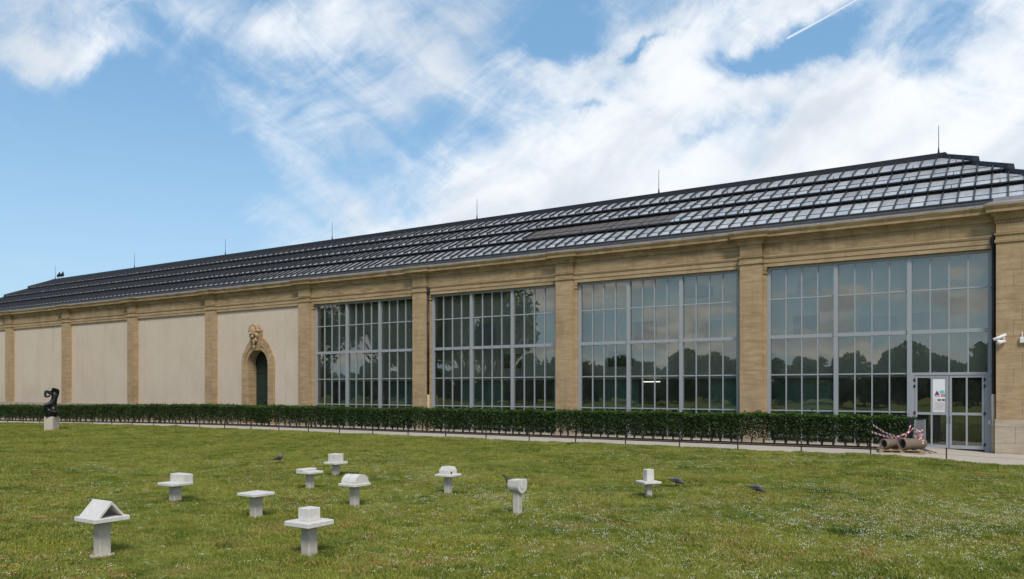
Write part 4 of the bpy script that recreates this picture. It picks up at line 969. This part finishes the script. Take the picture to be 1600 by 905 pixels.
# clover heads
def heads(seed, n, rad, m, rh, h0, h1):
    r = np.random.default_rng(seed); bm = bmesh.new()
    for i in range(n):
        a, q = r.uniform(0, 6.28), rad * math.sqrt(r.random()); v = bmesh.ops.create_icosphere(bm, subdivisions=1, radius=rh * r.uniform(.7, 1.2))['verts']; bmesh.ops.translate(bm, vec=(q * math.cos(a), q * math.sin(a), r.uniform(h0, h1)), verts=v)
    me = bpy.data.meshes.new('flower_heads'); bm.to_mesh(me); bm.free(); me.materials.append(MATS[m]); return me
x, y = cam_points(60000, 8, 27, 36, 1.4)
pr = np.clip(.12 + .25 * field(x, y, .55, .4) + .2 * field(x, y, 1.7, 2.), 0.015, 1) + .95 * np.exp(-((x + 1.2) / 2.6) ** 2 - ((y + 17.2) / 2.6) ** 2) + .35 * np.exp(-((x + 6.5) / 3.) ** 2 - ((y + 18.6) / 2.) ** 2)
k = RNG.random(len(x)) < pr * np.where(x < -4.5, .32, .36); x, y = x[k], y[k]
scatter('clover_flowers', [heads(80 + i, 5, .13, 'clover_white', .0058, .035, .065) for i in range(3)], np.stack([x, y, ZV(x, y)], 1), RNG.uniform(0, 6.28, len(x)), RNG.uniform(.7, 1.15, len(x)))
x, y = cam_points(2600, 8.2, 14, 34, 1.2); k = (field(x, y, 1.1, 5.) > .34); x, y = x[k], y[k]
scatter('yellow_flowers', [heads(90, 2, .08, 'flower_yellow', .006, .03, .06)], np.stack([x, y, ZV(x, y)], 1), RNG.uniform(0, 6.28, len(x)), RNG.uniform(.7, 1.2, len(x)))
lv = MB()
for i in range(5): a = i * 1.26; c, s_ = .06 * math.cos(a), .06 * math.sin(a); lv.add([(c, s_, .04), (c + .025, s_ + .012, .05), (c + .035, s_ + .03, .055), (c + .005, s_ + .025, .045)], [(0, 1, 2, 3)])
x, y = cam_points(5200, 8.2, 24, 35, 1.3); k = field(x, y, 1.4, 8.) > .22; x, y = x[k], y[k]
scatter('fallen_leaves', [lv.mesh('fallen_leaf', 'dead_leaf')], np.stack([x, y, ZV(x, y)], 1), RNG.uniform(0, 6.28, len(x)), RNG.uniform(.5, 1.1, len(x)))
# darker weed tufts
TUFT = [clump(200 + i, 190, .26, .06, .15, .006, 'grass_dark') for i in range(2)]
for i, (x, y, s_, lab) in enumerate(((-6.2, -16.72, 1.0, 'dark green weed tuft around the foot of the tower-block sculpture'), (-2.12, -18.8, .9, 'round dark weed tuft among white clover on the open lawn'), (-3.49, -14.0, .75, 'small flat weed tuft on bare grass beyond the pigeons'),
                                     (-13.35, -21.95, .7, 'dark weed tuft at the foot of the long-box sculpture'), (-9.75, -18.2, .6, 'weed tuft beside the post of the capped sculpture'), (-14.2, -16.9, .95, 'weed tuft growing behind the wide-cube sculpture'),
                                     (-9.1, -24.4, .5, 'dark low weed tuft between the gabled and cube sculptures'), (-7.5, -24.05, .62, 'grass tuft against the post of the thick-slab cube sculpture'))):
    t_ = thing('weed_tuft', (x, y, terrain(x, y)), lab, 'weeds', None, i); link('leaves', TUFT[i % 2], t_); t_.scale = (s_ * 1.25, s_ * 1.25, s_ * .75)
